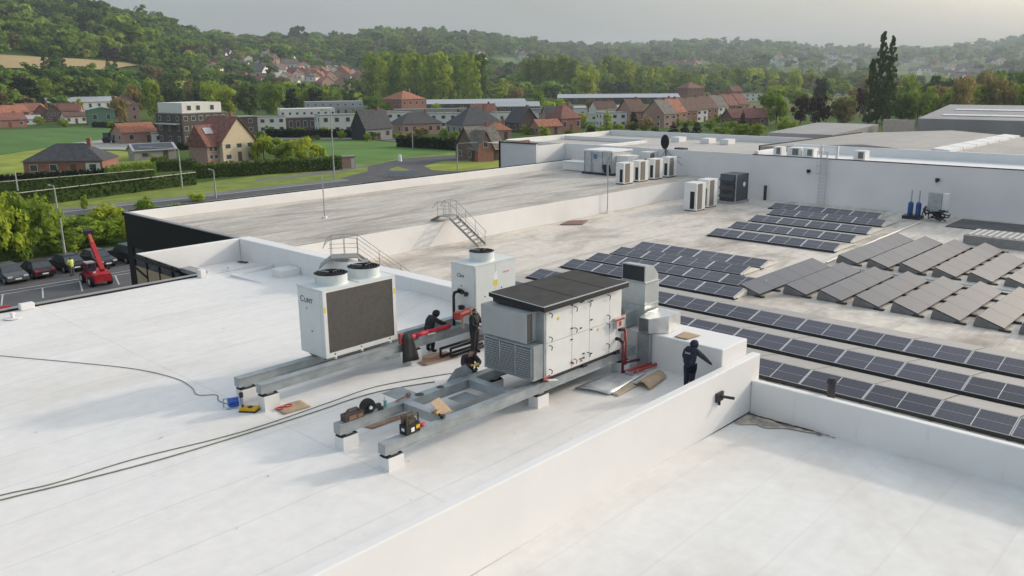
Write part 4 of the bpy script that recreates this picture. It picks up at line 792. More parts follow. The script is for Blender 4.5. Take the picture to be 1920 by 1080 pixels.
# ================================================================== people
skinm = mat('skin', (.42, .26, .19), .55, var=.05); hairm = mat('dark_hair', (.02, .015, .012), .7)
def person(label, loc, rz, P, cloth, hood=False, girth=1., h=1.0, cap=None):
    """one continuous body grown over a posed skeleton; local x forward, y left. P overrides joints"""
    J = dict(pel=(0, 0, .95), spi=(0, 0, 1.13), che=(0, 0, 1.33), nec=(.0, 0, 1.47), hea=(.03, 0, 1.575), top=(.02, 0, 1.70), nose=(.125, 0, 1.585),
             shL=(0, .185, 1.40), elL=(-.02, .25, 1.13), wrL=(.05, .25, .89), shR=(0, -.185, 1.40), elR=(-.02, -.25, 1.13), wrR=(.05, -.25, .89),
             hiL=(0, .095, .90), knL=(.02, .11, .50), anL=(-.02, .11, .09), toL=(.17, .13, .045), hiR=(0, -.095, .90), knR=(.02, -.11, .50), anR=(-.02, -.11, .09), toR=(.17, -.13, .045))
    J.update(P)
    rad = dict(pel=.19, spi=.185, che=.20, nec=.075, hea=.108, top=.08, nose=.02, sh=.105, el=.078, wr=.05, hi=.135, kn=.095, an=.072, to=.055)
    names = list(J); V = [Vector(J[n]) for n in names]; Rd = [rad.get(n, rad.get(n[:2], .05)) * (girth if n[:2] in ('pe', 'sp', 'ch', 'sh', 'hi', 'el', 'kn') else 1) for n in names]; ix = {n: i for i, n in enumerate(names)}
    E_ = []; seg = []
    def e(a, b, m): E_.append((a, b)); seg.append(m)
    for a, b, m in (('pel', 'spi', 0), ('spi', 'che', 0), ('che', 'nec', 0), ('nec', 'hea', 2), ('hea', 'top', 3), ('hea', 'nose', 2)): e(ix[a], ix[b], m)
    for s in 'LR':
        for a, b, m in (('che', 'sh' + s, 0), ('sh' + s, 'el' + s, 0), ('el' + s, 'wr' + s, 0), ('pel', 'hi' + s, 1), ('hi' + s, 'kn' + s, 1), ('kn' + s, 'an' + s, 1), ('an' + s, 'to' + s, 4)): e(ix[a], ix[b], m)
        d = (Vector(J['wr' + s]) - Vector(J['el' + s])).normalized(); side = d.cross(Vector((0, 0, 1))); side = side.normalized() if side.length > .1 else Vector((0, 1, 0)); sg = 1 if s == 'L' else -1; dn = d.cross(side)
        w0 = Vector(J['wr' + s]); palm = w0 + d * .07; V.append(palm); Rd.append(.036); pi = len(V) - 1; e(ix['wr' + s], pi, 5)
        for k in range(4):
            off = (k - 1.5) * .019; L_ = (.062, .07, .066, .052)[k]
            a = palm + d * .035 + side * off; b = a + d * L_ * .6 - dn * .008; c = b + d * L_ * .45 - dn * .022
            i0 = len(V); V += [a, b, c]; Rd += [.0105, .0095, .008]; e(pi, i0, 5); e(i0, i0 + 1, 5); e(i0 + 1, i0 + 2, 5)
        a = w0 + d * .03 + side * .035 * sg; b = a + side * .022 * sg + d * .035; c = b + d * .03
        i0 = len(V); V += [a, b, c]; Rd += [.013, .011, .009]; e(ix['wr' + s], i0, 5); e(i0, i0 + 1, 5); e(i0 + 1, i0 + 2, 5)
    me = bpy.data.meshes.new('b'); me.from_pydata([tuple(v * h) for v in V], E_, []); o = bpy.data.objects.new('b', me); COL.objects.link(o)
    md = o.modifiers.new('s', 'SKIN'); md.use_smooth_shade = True
    for i, sv in enumerate(me.skin_vertices[0].data): sv.radius = (Rd[i] * h, Rd[i] * h * (.8 if i in (0, 1, 2) else 1)); sv.use_root = (i == 0)
    o.modifiers.new('u', 'SUBSURF').levels = 2
    dg_ = bpy.context.evaluated_depsgraph_get(); body = bpy.data.meshes.new_from_object(o.evaluated_get(dg_)); bpy.data.objects.remove(o)
    A = np.array([tuple(V[a] * h) for a, b in E_]); B = np.array([tuple(V[b] * h) for a, b in E_]); D = B - A; LL = (D * D).sum(1)
    rA = np.array([Rd[a] for a, b in E_]); rB = np.array([Rd[b] for a, b in E_])
    body.materials.clear()
    for m_ in cloth: body.materials.append(m_)
    for p in body.polygons:
        c = np.array(p.center); t = np.clip(((c - A) * D).sum(1) / np.maximum(LL, 1e-9), 0, 1); dd = np.linalg.norm(A + D * t[:, None] - c, axis=1) / (rA + (rB - rA) * t); k = int(np.argmin(dd))
        m_ = seg[k]; p.material_index = m_; p.use_smooth = True
        if m_ in (2, 3) :
            hv = (Vector(J['top']) - Vector(J['hea'])).normalized(); fv = (Vector(J['nose']) - Vector(J['hea'])).normalized(); q = p.center / h - Vector(J['hea']); nk = Vector(J['nec'])
            if (q.dot(fv) < .02 or q.dot(hv) > .085) and (p.center / h - nk).dot(hv) > .02: p.material_index = 3
            elif (p.center / h - nk).dot(hv) < .02: p.material_index = 0
            else: p.material_index = 2
    t = thing('person', label, 'person', loc, rz); bo = link('body', body, t)
    hv = (Vector(J['top']) - Vector(J['hea'])).normalized(); fv = (Vector(J['nose']) - Vector(J['hea'])).normalized(); lv_ = hv.cross(fv); hc = Vector(J['hea']) * h
    for s in (-1, 1): part('eye', MB().ball(hc + fv * .088 + lv_ * .033 * s + hv * .02, .012, 4), hairm, t, local=True); part('ear', MB().ball(hc + lv_ * .098 * s, .026, 4, 0, 1.3), cloth[3] if hood else skinm, t, local=True)
    part('mouth', MB().cyl(hc + fv * .09 - hv * .045 - lv_ * .02, hc + fv * .09 - hv * .045 + lv_ * .02, .006, n=5), mat('lips', (.3, .12, .1), .5), t, local=True)
    if hood:
        b = MB(); n = 14
        for i, (f, r_) in enumerate(((-.15, .02), (-.135, .08), (-.08, .115), (0, .128), (.06, .122), (.085, .10))):
            for k in range(n): a = 2 * math.pi * k / n; b.v.append(tuple(hc + fv * (f + .0) + (lv_ * math.cos(a) + hv * (math.sin(a) * 1.12 + .12)) * r_))
        for i in range(5):
            for k in range(n): b.f.append((i * n + k, i * n + (k + 1) % n, (i + 1) * n + (k + 1) % n, (i + 1) * n + k)); b.m.append(0)
        b.f.append(tuple(range(n))); b.m.append(0)
        oh = part('hood', b, cloth[3], t, local=True, smooth=True); oh.modifiers.new('s', 'SOLIDIFY').thickness = .02
    return t
navy = mat('navy_workwear', (.018, .023, .042), .85, var=.45, scale=9); blk = mat('black_workwear', (.026, .026, .029), .85, var=.45, scale=9); plum = mat('plum_hoodie', (.05, .033, .042), .85, var=.4, scale=9)
boot = mat('work_boot', (.03, .018, .014), .7); gry = mat('grey_trousers', (.10, .10, .11), .8); hiv = mat('hi_vis', (.62, .72, .18), .6)
# worker reaching over the near parapet, back to us
p4 = person('person in navy hooded workwear reaching along the near parapet, back turned', (22.95, 13.62, 0.02), R(-8), dict(pel=(-.04, 0, .95), spi=(.0, 0, 1.13), che=(.06, .0, 1.33), nec=(.12, -.01, 1.46), hea=(.18, -.02, 1.56), top=(.20, -.02, 1.69), nose=(.28, -.04, 1.54), shL=(.07, .19, 1.39), elL=(.05, .28, 1.12), wrL=(.15, .25, .9), shR=(.08, -.19, 1.38), elR=(.36, -.30, 1.13), wrR=(.60, -.38, .90)), [navy, navy, skinm, navy, boot, skinm], hood=True, girth=1.12)
lt = mat('print_white', (.6, .62, .66), .6)
me_ = text_mesh('Juvah', .10, .002); me_.materials.clear(); me_.materials.append(lt); o = link('back_print', me_, p4); o.location = (-.125, .0, 1.30); o.rotation_euler = (R(83), 0, R(-90))
# standing worker by the air handler, back to us
p2 = person('person in black workwear standing at the louvred end of the air handler', (21.1, 21.7, 0.0), R(-75), dict(elL=(.12, .24, 1.15), wrL=(.33, .14, 1.2), elR=(.05, -.26, 1.13), wrR=(.26, -.2, 1.05), hea=(.05, -.02, 1.575), nose=(.14, -.05, 1.55)), [blk, blk, skinm, hairm, boot, skinm], girth=1.1, h=1.03)
b = MB(); b.box(-.02, -.262, 1.2, .09, -.245, 1.36); part('arm_patch', b, lt, p2, local=True)
# worker bent over the red pipe
p1 = person('person in black hooded clothes bending over the rear beam towards the red pipe', (20.05, 22.98, 0.02), R(-5), dict(pel=(-.08, 0, .90), spi=(-.03, 0, 1.08), che=(.10, 0, 1.25), nec=(.22, 0, 1.36), hea=(.30, 0, 1.44), top=(.36, 0, 1.54), nose=(.40, 0, 1.39), shL=(.12, .18, 1.30), elL=(.36, .22, 1.12), wrL=(.62, .12, 1.06), shR=(.12, -.18, 1.30), elR=(.38, -.2, 1.10), wrR=(.66, -.08, 1.02), hiL=(-.08, .095, .86), hiR=(-.08, -.095, .86), knL=(.02, .12, .48), knR=(.04, -.10, .48), anL=(-.06, .12, .09), toL=(.13, .14, .045), anR=(.0, -.10, .09), toR=(.19, -.11, .045)), [blk, blk, skinm, blk, boot, skinm], hood=True, girth=1.05)
# kneeling worker with a yellow drill
p3 = person('person in dark plum hoodie kneeling behind the tool-laden beam with a yellow drill', (18.5, 19.35, 0.0), R(-112), dict(pel=(-.12, 0, .52), spi=(-.03, 0, .74), che=(.08, 0, .98), nec=(.17, 0, 1.13), hea=(.24, 0, 1.23), top=(.27, 0, 1.35), nose=(.335, 0, 1.19), shL=(.09, .19, 1.05), elL=(.28, .30, .88), wrL=(.54, .14, .93), shR=(.09, -.19, 1.05), elR=(.28, -.30, .88), wrR=(.56, -.12, .93), hiL=(-.12, .1, .48), hiR=(-.12, -.1, .48), knL=(.26, .2, .48), knR=(.2, -.16, .14), anL=(.1, .2, .09), toL=(.28, .22, .045), anR=(-.27, -.16, .10), toR=(-.33, -.16, .04)), [plum, blk, skinm, hairm, boot, yel], girth=1.12)
d_ = thing('cordless_drill', 'yellow cordless drill held by the kneeling person', 'drill', (18.25, 18.68, .88), R(-112))
part('body', MB().cyl((-.12, 0, .09), (.1, 0, .09), .045, n=10), yel, d_, local=True); part('chuck', MB().cyl((.1, 0, .09), (.18, 0, .09), .028, .015, n=8), darkm, d_, local=True); part('grip', MB().cyl((-.06, 0, .06), (-.08, 0, -.06), .03, n=8).box(-.14, -.04, -.11, -.01, .04, -.055), darkm, d_, local=True)
# ================================================================== land, roads, fields
def ground_mat():
    m = bpy.data.materials.new('meadow'); m.use_nodes = True; t = m.node_tree; b = t.nodes['Principled BSDF']; l = t.links.new; N = t.nodes.new
    b.inputs['Roughness'].default_value = .9; b.inputs['Specular IOR Level'].default_value = .1
    pos = N('ShaderNodeNewGeometry').outputs['Position']; v = N('ShaderNodeTexVoronoi'); v.inputs['Scale'].default_value = .006; l(pos, v.inputs['Vector'])
    r = N('ShaderNodeValToRGB'); l(v.outputs['Color'], r.inputs[0]); e = r.color_ramp.elements; e[0].color = (.055, .10, .02, 1); e[1].color = (.10, .14, .035, 1); x = e.new(.6); x.color = (.075, .12, .025, 1); x = e.new(.85); x.color = (.16, .15, .06, 1)
    n = N('ShaderNodeTexNoise'); n.inputs['Scale'].default_value = .25; n.inputs['Detail'].default_value = 6; l(pos, n.inputs['Vector']); mr = N('ShaderNodeMapRange'); mr.inputs[3].default_value = .6; mr.inputs[4].default_value = 1.4; l(n.outputs['Fac'], mr.inputs[0])
    mx_ = N('ShaderNodeMix'); mx_.data_type = 'RGBA'; mx_.blend_type = 'MULTIPLY'; mx_.inputs[0].default_value = 1; l(r.outputs[0], mx_.inputs[6]); l(mr.outputs[0], mx_.inputs[7]); l(mx_.outputs[2], b.inputs['Base Color']); return m
def terrain():
    na = 300; rad = np.concatenate([[1.0], np.geomspace(40, 9000, 90)]); th = np.linspace(0, 2 * np.pi, na, endpoint=False)
    Xg = np.outer(rad, np.cos(th)); Yg = np.outer(rad, np.sin(th)); Z = np.maximum(relief(Xg, Yg), GZ); v = np.stack([Xg, Yg, Z], -1).reshape(-1, 3)
    i = np.arange(len(rad) - 1)[:, None] * na; j = np.arange(na)[None]; j2 = (j + 1) % na
    f = np.stack([i + j, i + j2, i + na + j2, i + na + j], -1).reshape(-1, 4)[:, ::-1]
    me = bpy.data.meshes.new('ground'); me.from_pydata(v.tolist(), [], f.tolist()); me.materials.append(ground_mat()); me.polygons.foreach_set('use_smooth', [True] * len(f)); tag(link('ground', me), kind='structure')
terrain()
def px_poly(name, px, m_, dz=.02, cut=None, draped=False):
    b = MB(); P = [hit(*p) if draped else onz(*p) for p in px]; n = len(P)
    b.poly([(p.x, p.y, (p.z if draped else GZ) + dz) for p in P]); bm2 = bmesh.new(); me = b.mesh(name, [m_]); bm2.from_mesh(me); bmesh.ops.triangulate(bm2, faces=bm2.faces[:])
    if draped:
        for _ in range(3): bmesh.ops.subdivide_edges(bm2, edges=bm2.edges[:], cuts=1, use_grid_fill=True)
        for v in bm2.verts: v.co.z = float(relief(v.co.x, v.co.y)) + dz
    bmesh.ops.recalc_face_normals(bm2, faces=bm2.faces[:])
    if bm2.faces and sum(f.normal.z for f in bm2.faces) < 0: bmesh.ops.reverse_faces(bm2, faces=bm2.faces[:])
    bm2.to_mesh(me); bm2.free(); return tag(link(name, me), kind='structure')
asph = mat('asphalt', (.085, .085, .09), .85, var=.2, scale=.4, world=True, bump=.1, bscale=8); asph2 = mat('pale_asphalt', (.17, .17, .17), .85, var=.12, scale=.5, world=True); lot = mat('car_park_asphalt', (.10, .10, .105), .85, var=.2, scale=.25, world=True)
grassy = mat('bright_grass', (.23, .27, .032), .9, var=.35, scale=.15, world=True, bump=.3, bscale=1.2); crop = mat('green_crop', (.07, .16, .024), .9, var=.2, scale=.12, world=True, bump=.25, bscale=1.5, stretch=(1, .2, 1)); lawn = mat('mown_grass', (.09, .19, .028), .9, var=.2, scale=.1, world=True); gravel = mat('pale_gravel', (.38, .36, .32), .9, var=.15, scale=.8, world=True); stubble = mat('dry_field', (.36, .27, .13), .9, var=.12, scale=.03, world=True); verge = mat('verge_grass', (.17, .22, .032), .9, var=.3, scale=.3, world=True)
paint = mat('road_paint', (.55, .55, .53), .7, var=.1)
# works car park
b = MB(); b.poly([(-70, 30, GZ + .02), (60, 30, GZ + .02), (60, 91, GZ + .02), (-70, 91, GZ + .02)]); solo('car_park', b, lot, kind='structure')
b = MB()
for x in np.arange(-8, 46, 3.05): b.prism([(x, 73.2, GZ + .024), (x + .12, 73.2, GZ + .024), (x + 1.35, 77.0, GZ + .024), (x + 1.23, 77.0, GZ + .024)], (0, 0, .004))
b.box(-20, 77.0, GZ + .024, 50, 77.12, GZ + .028); b.box(-20, 78.1, GZ + .024, 50, 78.2, GZ + .028); solo('bay_markings', b, paint, kind='structure')
px_poly('verge', [(-300, 500), (-60, 440), (85, 413), (230, 393), (400, 374), (600, 345), (900, 300), (900, 275), (700, 290), (480, 330), (300, 352), (0, 386), (-300, 430)], verge, .03)
b = MB(); b.poly([(-120, 115.5, GZ + .05), (130, 115.5, GZ + .05), (130, 124.3, GZ + .05), (-120, 124.3, GZ + .05)]); solo('road', b, asph, kind='structure')
b = MB(); b.poly([(-120, 121.3, GZ + .055), (100, 121.3, GZ + .055), (100, 124.2, GZ + .055), (-120, 124.2, GZ + .055)]); solo('cycle_path', b, asph2, kind='structure')
b = MB(); b.box(-120, 121.1, GZ + .056, 100, 121.28, GZ + .062); b.box(-120, 115.8, GZ + .056, 130, 115.92, GZ + .062); solo('road_line', b, paint, kind='structure')
px_poly('junction_road', [(640, 334), (690, 322), (690, 312), (760, 297), (870, 290), (950, 282), (960, 295), (840, 312), (900, 330), (700, 350)], asph, .068)
px_poly('side_road', [(500, 262), (620, 262), (700, 262), (870, 277), (960, 280), (960, 275), (870, 271), (700, 257), (500, 257)], asph2, .076)
px_poly('footpath', [(480, 340), (620, 326), (660, 318), (690, 312), (690, 309), (640, 317), (560, 328), (480, 337)], asph2, .052)
px_poly('lawn', [(590, 264), (700, 264), (860, 277), (868, 285), (760, 296), (690, 308), (640, 310), (560, 290)], lawn, .045)
px_poly('grass_island', [(730, 318), (745, 313), (768, 319), (760, 322), (735, 322)], grassy, .08); px_poly('verge_corner', [(795, 312), (830, 303), (950, 300), (960, 312), (860, 322), (810, 320)], grassy, .084)
px_poly('crop_field', [(-200, 262), (0, 244), (140, 239), (300, 244), (290, 252), (210, 266), (120, 272), (0, 290), (-200, 310)], crop, .05); px_poly('meadow', [(-200, 312), (0, 291), (110, 274), (160, 282), (230, 284), (300, 290), (280, 305), (200, 340), (0, 345), (-200, 360)], grassy, .04)
px_poly('gravel_yard', [(100, 272), (200, 262), (290, 266), (285, 272), (235, 281), (170, 280)], gravel, .06); px_poly('concrete_drive', [(360, 302), (480, 300), (500, 304), (380, 309)], gravel, .06)
px_poly('dry_field', [(-60, 104), (0, 106), (80, 111), (205, 118), (264, 125), (205, 134), (130, 134), (0, 131), (-60, 131)], stubble, 1.2, draped=True)
px_poly('ploughed_field', [(590, 152), (690, 150), (700, 158), (690, 166), (600, 163)], mat('pale_soil', (.24, .18, .12), .9, var=.1, scale=.05, world=True), 1.2, draped=True)
px_poly('far_meadow', [(880, 112), (960, 110), (985, 120), (900, 125)], mat('far_green', (.10, .15, .05), .9), 1.2, draped=True)

# ================================================================== trees
def leaf_crown(n, shape, leaf, clumps, seed, squash=1.):
    """leaf quads spread over clumps filling a crown of unit height; returns a mesh"""
    g = np.random.default_rng(seed); C = []
    for _ in range(clumps):
        for _ in range(50):
            p = g.uniform(-1, 1, 3)
            if shape == 'round': ok = p @ p < .72; q = (p[0] * .42, p[1] * .42, .50 + p[2] * .44)
            elif shape == 'tall': ok = p[0] ** 2 + p[1] ** 2 + (p[2] * .9) ** 4 < .8; q = (p[0] * .22, p[1] * .22, .51 + p[2] * .46)
            elif shape == 'column': r_ = .15 * (1 - .88 * max(p[2] + .2, 0) ** 1.8 / 1.39) * (1 if p[2] > -.7 else .75); a_ = p[0] * math.pi; ok = True; q = (r_ * math.cos(a_) * abs(p[1]) ** .6, r_ * math.sin(a_) * abs(p[1]) ** .6, .51 + p[2] * .465)
            elif shape == 'cone': r_ = (1 - (p[2] + 1) / 2) * .9; ok = math.hypot(p[0], p[1]) < r_ + .03; q = (p[0] * .27, p[1] * .27, .52 + p[2] * .46)
            else: ok = p @ p < .8 and p[2] > -.8; q = (p[0] * .55, p[1] * .55, .46 + p[2] * .40)
            if ok: break
        C.append(q)
    C = np.array(C); cr_ = (1 if shape != 'column' else np.clip(1.25 - C[:, 2], .45, 1)) * {'round': .13, 'tall': .075, 'column': .034, 'cone': .06}.get(shape, .17) * (1 + .3 * g.standard_normal(clumps)).clip(.5, 1.6)
    k = g.integers(0, clumps, n); d = g.standard_normal((n, 3)); d /= np.linalg.norm(d, axis=1)[:, None]; d[:, 2] = np.where(g.random(n) < .25, np.abs(d[:, 2]), d[:, 2])
    P = C[k] + d * (cr_[k] * g.uniform(.55, 1.05, n))[:, None] * np.array([1, 1, .8])
    nr = d * 1.1 + g.standard_normal((n, 3)) * .5 + np.array([0, 0, .45]); nr /= np.linalg.norm(nr, axis=1)[:, None]
    u = np.cross(nr, g.standard_normal((n, 3))); u /= np.linalg.norm(u, axis=1)[:, None]; w_ = np.cross(nr, u); s = leaf * g.uniform(.6, 1.3, n)[:, None]
    v = np.stack([P + u * s, P + w_ * s * .75, P - u * s, P - w_ * s * .75], 1).reshape(-1, 3); v[:, 2] = np.maximum(v[:, 2], .01)
    me = bpy.data.meshes.new('crown'); f = np.arange(4 * n).reshape(-1, 4); me.vertices.add(4 * n); me.vertices.foreach_set('co', v.ravel()); me.loops.add(4 * n); me.loops.foreach_set('vertex_index', f.ravel()); me.polygons.add(n); me.polygons.foreach_set('loop_start', np.arange(0, 4 * n, 4)); me.update(calc_edges=True); me.validate(); return me
def foliage(name, c, rnd=.25):
    m = mat(name, c, .75, var=.3, scale=5, obj_rand=rnd, spec=.15); t = m.node_tree; b = t.nodes['Principled BSDF']; o_ = [n for n in t.nodes if n.type == 'OUTPUT_MATERIAL'][0]
    tr = t.nodes.new('ShaderNodeBsdfTranslucent'); ms = t.nodes.new('ShaderNodeMixShader'); ms.inputs[0].default_value = .48
    t.links.new(b.inputs['Base Color'].links[0].from_socket, tr.inputs[0]); t.links.new(b.outputs[0], ms.inputs[1]); t.links.new(tr.outputs[0], ms.inputs[2]); t.links.new(ms.outputs[0], o_.inputs[0]); return m
LEAF = dict(light=foliage('leaf_light', (.33, .43, .05)), mid=foliage('leaf_mid', (.225, .32, .046)), dark=foliage('leaf_dark', (.09, .14, .032)), yellow=foliage('leaf_yellow', (.36, .43, .045)), purple=foliage('leaf_purple', (.065, .03, .035)), tan=foliage('leaf_tan', (.30, .25, .09)), fir=foliage('leaf_fir', (.02, .036, .016)))
bark = mat('bark', (.07, .055, .04), .9)
CR = {}
for sh, n, lf, cl in (('round', 2800, .033, 34), ('tall', 2600, .025, 46), ('column', 5200, .020, 150), ('cone', 2400, .022, 60), ('bush', 1700, .052, 18)): CR[sh] = [leaf_crown(n, sh, lf, cl, 11 + i * 7 + len(sh)) for i in range(3)]
for L_ in CR.values():
    for me in L_: me.materials.append(LEAF['mid'])
def trunk_mesh():
    b = MB(); b.cyl((0, 0, -.02), (.004, .003, .32), .022, .016, n=8, cap=False); b.cyl((.004, .003, .32), (0, 0, .78), .016, .005, n=7, cap=False)
    for k in range(6):
        a = k * 2.4; z = .30 + .06 * k; b.cyl((0, 0, z), (.2 * math.cos(a), .2 * math.sin(a), z + .17), .009, .003, n=5, cap=False)
    return b.mesh('trunk', [bark], True)
TR = trunk_mesh(); TRS = MB().cyl((0, 0, -.02), (0, 0, .8), .018, .004, n=7, cap=False).mesh('trunk', [bark], True)
ntree = [0]
def tree(x, y, z, h, w_, shape, colr, label, group=None, name='tree', cat='tree'):
    t = thing(name, label, cat, (x, y, z), random.random() * 6.28, group); c = link('crown', CR[shape][ntree[0] % 3], t); c.material_slots[0].link = 'OBJECT'; c.material_slots[0].material = LEAF[colr]; link('trunk', TR if shape in ('round', 'bush') else TRS, t)
    base = {'round': .9, 'tall': .5, 'column': .29, 'cone': .6, 'bush': 1.25}[shape]; t.scale = (w_ / base, w_ / base, h); ntree[0] += 1; return t
def ptree(px, by, ty, wpx, shape, colr, label, group=None, **k):
    p = hit(px, by); mpp = depth(p) / F; return tree(p.x, p.y, p.z - .1, (by - ty) * mpp * 1.04, wpx * mpp, shape, colr, label, group, **k)
# ================================================================== houses and other buildings
brick_r = mat('red_brick', (.27, .13, .10), .85, var=.15, scale=1.2); brick_b = mat('brown_brick', (.17, .11, .085), .85, var=.15, scale=1.2); brick_d = mat('dark_brick', (.09, .07, .065), .85, var=.15); brick_p = mat('pink_brick', (.38, .24, .19), .85, var=.12); cream = mat('cream_render', (.56, .47, .33), .8, var=.06); wrend = mat('white_render', (.68, .67, .64), .8, var=.05); grend = mat('grey_render', (.35, .33, .31), .8, var=.08)
tile_r = mat('red_tile', (.21, .09, .07), .8, var=.38, scale=1.6); tile_o = mat('orange_tile', (.33, .135, .08), .8, var=.38, scale=1.6); tile_b = mat('brown_tile', (.13, .075, .06), .8, var=.38, scale=1.6); slate = mat('slate_tile', (.055, .055, .06), .65, var=.38, scale=1.6); tile_g = mat('grey_tile', (.17, .15, .13), .8, var=.38, scale=1.6); metalr = mat('pale_metal_roof', (.42, .43, .45), .45, .2, var=.08); greenp = mat('green_cladding', (.10, .20, .13), .7, var=.08); flat = mat('flat_roof_grey', (.24, .235, .23), .8, var=.15, scale=.3)
frame = mat('window_frame', (.52, .51, .49), .5); pane = mat('window_pane', (.06, .07, .085), .12, var=.2, spec=.6); doorm = mat('door_brown', (.10, .06, .045), .6); gdoor = mat('garage_door', (.62, .63, .60), .6)
def windows(t, pos, w_, h_, y, side='front'):
    for x, z in pos:
        if side == 'front': a, c = (x - w_ / 2, y - .05, z, x + w_ / 2, y - .002, z + h_), (x - w_ / 2 + .1, y - .07, z + .1, x + w_ / 2 - .1, y - .051, z + h_ - .1)
        else: a, c = (y - .05 if side == 'left' else y + .002, x - w_ / 2, z, y - .002 if side == 'left' else y + .05, x + w_ / 2, z + h_), ((y - .07, x - w_ / 2 + .1, z + .1, y - .051, x + w_ / 2 - .1, z + h_ - .1) if side == 'left' else (y + .051, x - w_ / 2 + .1, z + .1, y + .07, x + w_ / 2 - .1, z + h_ - .1))
        f = part('window', Bx(*a), frame, t, local=True); part('pane', Bx(*c), pane, f, local=True)
def house(label, loc, rz, w_, d, wh, rh, wm, rm, kind='gable', along='x', wins=3, floors=1, door=True, chim=True, name='house', group=None, cat='house', over=.35, simple=False, zsink=.3, extra=None):
    """front on local -y; roof ridge along x or y"""
    t = thing(name, label, cat, loc, rz, group); x, y = w_ / 2, d / 2
    part('wall', Bx(-x, -y, -zsink - .5, x, y, wh), wm, t, local=True); o = over; b = MB()
    if kind == 'flat': b.box(-x - .1, -y - .1, wh + .001, x + .1, y + .1, wh + .25)
    elif kind == 'hip':
        r_ = max(.0, (x - y) if along == 'x' else (y - x)); R1 = (-r_, 0) if along == 'x' else (0, -r_); R2 = (r_, 0) if along == 'x' else (0, r_)
        if abs(r_) < .2: R1 = (-.3, 0); R2 = (.3, 0)
        v = [(-x - o, -y - o, wh), (x + o, -y - o, wh), (x + o, y + o, wh), (-x - o, y + o, wh), (*R1, wh + rh), (*R2, wh + rh)]
        b.add(v, [(0, 1, 5, 4), (1, 2, 5), (2, 3, 4, 5), (3, 0, 4), (0, 3, 2, 1)] if along == 'x' else [(0, 1, 4), (1, 2, 5, 4), (2, 3, 5), (3, 0, 4, 5), (0, 3, 2, 1)])
    else:
        if along == 'x': pr = [(-x - o, -y - o, wh - .15), (-x - o, y + o, wh - .15), (-x - o, 0, wh + rh)]; dv = (2 * x + 2 * o, 0, 0); gp = [(-x + .001, -y, wh), (-x + .001, y, wh), (-x + .001, 0, wh + rh * .93)]; gd = (2 * x - .002, 0, 0)
        else: pr = [(-x - o, -y - o, wh - .15), (x + o, -y - o, wh - .15), (0, -y - o, wh + rh)]; dv = (0, 2 * y + 2 * o, 0); gp = [(-x, -y + .001, wh), (x, -y + .001, wh), (0, -y + .001, wh + rh * .93)]; gd = (0, 2 * y - .002, 0)
        P3 = [Vector(p) for p in pr]; D = Vector(dv); th = Vector((0, 0, .18))
        for a, c in ((0, 2), (2, 1)): b.prism([P3[a], P3[c], P3[c] + th, P3[a] + th], D)
        part('gable', MB().prism(gp, gd), wm, t, local=True)
    rf = part('roof', b, rm, t, local=True)
    if chim and kind != 'flat': part('chimney', Bx(x * .45, -.3, wh + rh * .5, x * .45 + .7, .35, wh + rh + .9), brick_r, rf, local=True)
    if not simple:
        fh = wh / floors
        for fl in range(floors):
            z = fl * fh + fh * .32; n = wins; xs = [(-x + (i + .5) * 2 * x / n) for i in range(n)]
            if door and fl == 0 and n > 1: xs.pop(n // 2)
            windows(t, [(q, z) for q in xs], min(1.4, 2 * x / n * .55), fh * .48, -y)
            nd = max(1, round(d / 4)); windows(t, [(-y + (i + .5) * d / nd, z) for i in range(nd)], 1.2, fh * .48, -x, 'left')
        if door: dr = part('door', Bx(-x + (wins // 2 + .5) * w_ / wins - .5, -y - .06, 0, -x + (wins // 2 + .5) * w_ / wins + .5, -y - .002, 2.1), doorm, t, local=True); part('handle', Bx(-x + (wins // 2 + .5) * w_ / wins + .3, -y - .1, 1.0, -x + (wins // 2 + .5) * w_ / wins + .38, -y - .061, 1.1), frame, dr, local=True)
    else: windows(t, [(-x * .5, wh * .35), (x * .5, wh * .35)], w_ * .16, wh * .35, -y)
    return t
def at(px, by): return hit(px, by)
def face(p, turn=0):
    """turn about z so that the front looks back along the line of sight, plus turn"""
    return math.atan2(p.y, p.x) - math.pi / 2 + R(turn)
# --- near the road
p = at(160, 326); bg_ = house('long brick bungalow with dark hipped roof behind the roadside hedge', p + Vector((-1, 3, 0)), face(p, -20), 14, 9, 2.7, 3.0, brick_r, slate, 'hip', wins=4, floors=1)
part('garage_door', Bx(4.0, -4.57, 0, 6.6, -4.505, 2.3), gdoor, bg_, local=True)
p = at(442, 303); yh = house('cream gabled house with steep red brown roof and skylight beside the drive', p + Vector((0, 4, 0)), face(p, 38), 8.6, 9.5, 4.4, 5.0, cream, tile_r, 'gable', 'y', wins=3, floors=2)
wg = part('roof', MB().prism([(-7.6, -4.0, 3.6), (-7.6, 3.4, 3.6), (-7.6, -.3, 8.0)], (7.6, 0, 0)), tile_r, yh, local=True); part('wall', Bx(-7.2, -3.4, -.5, -4.31, 2.8, 3.8), brick_p, yh, local=True); windows(yh, [(-6.3, .9), (-5.1, .9), (-6.3, 2.5), (-5.1, 2.5)], .9, 1.0, -3.4)
sky_ = part('skylight', MB().prism([(-6.2, -2.0, 6.1), (-4.2, -2.0, 6.1), (-4.2, -1.0, 7.3), (-6.2, -1.0, 7.3)], (0, -.06, .06)), metalr, wg, local=True)
p = at(298, 300); sh_ = house('low shed with solar panels on its roof next to the gravel yard', p + Vector((0, 3, 0)), face(p, 15), 9, 5, 2.2, 1.2, grend, metalr, 'gable', 'x', wins=2, chim=False, name='shed', cat='shed'); part('solar_cover', MB().prism([(-4.2, -2.6, 2.35), (4.2, -2.6, 2.35), (4.2, -.3, 3.45), (-4.2, -.3, 3.45)], (0, -.03, .08)), glassb2, sh_, local=True)
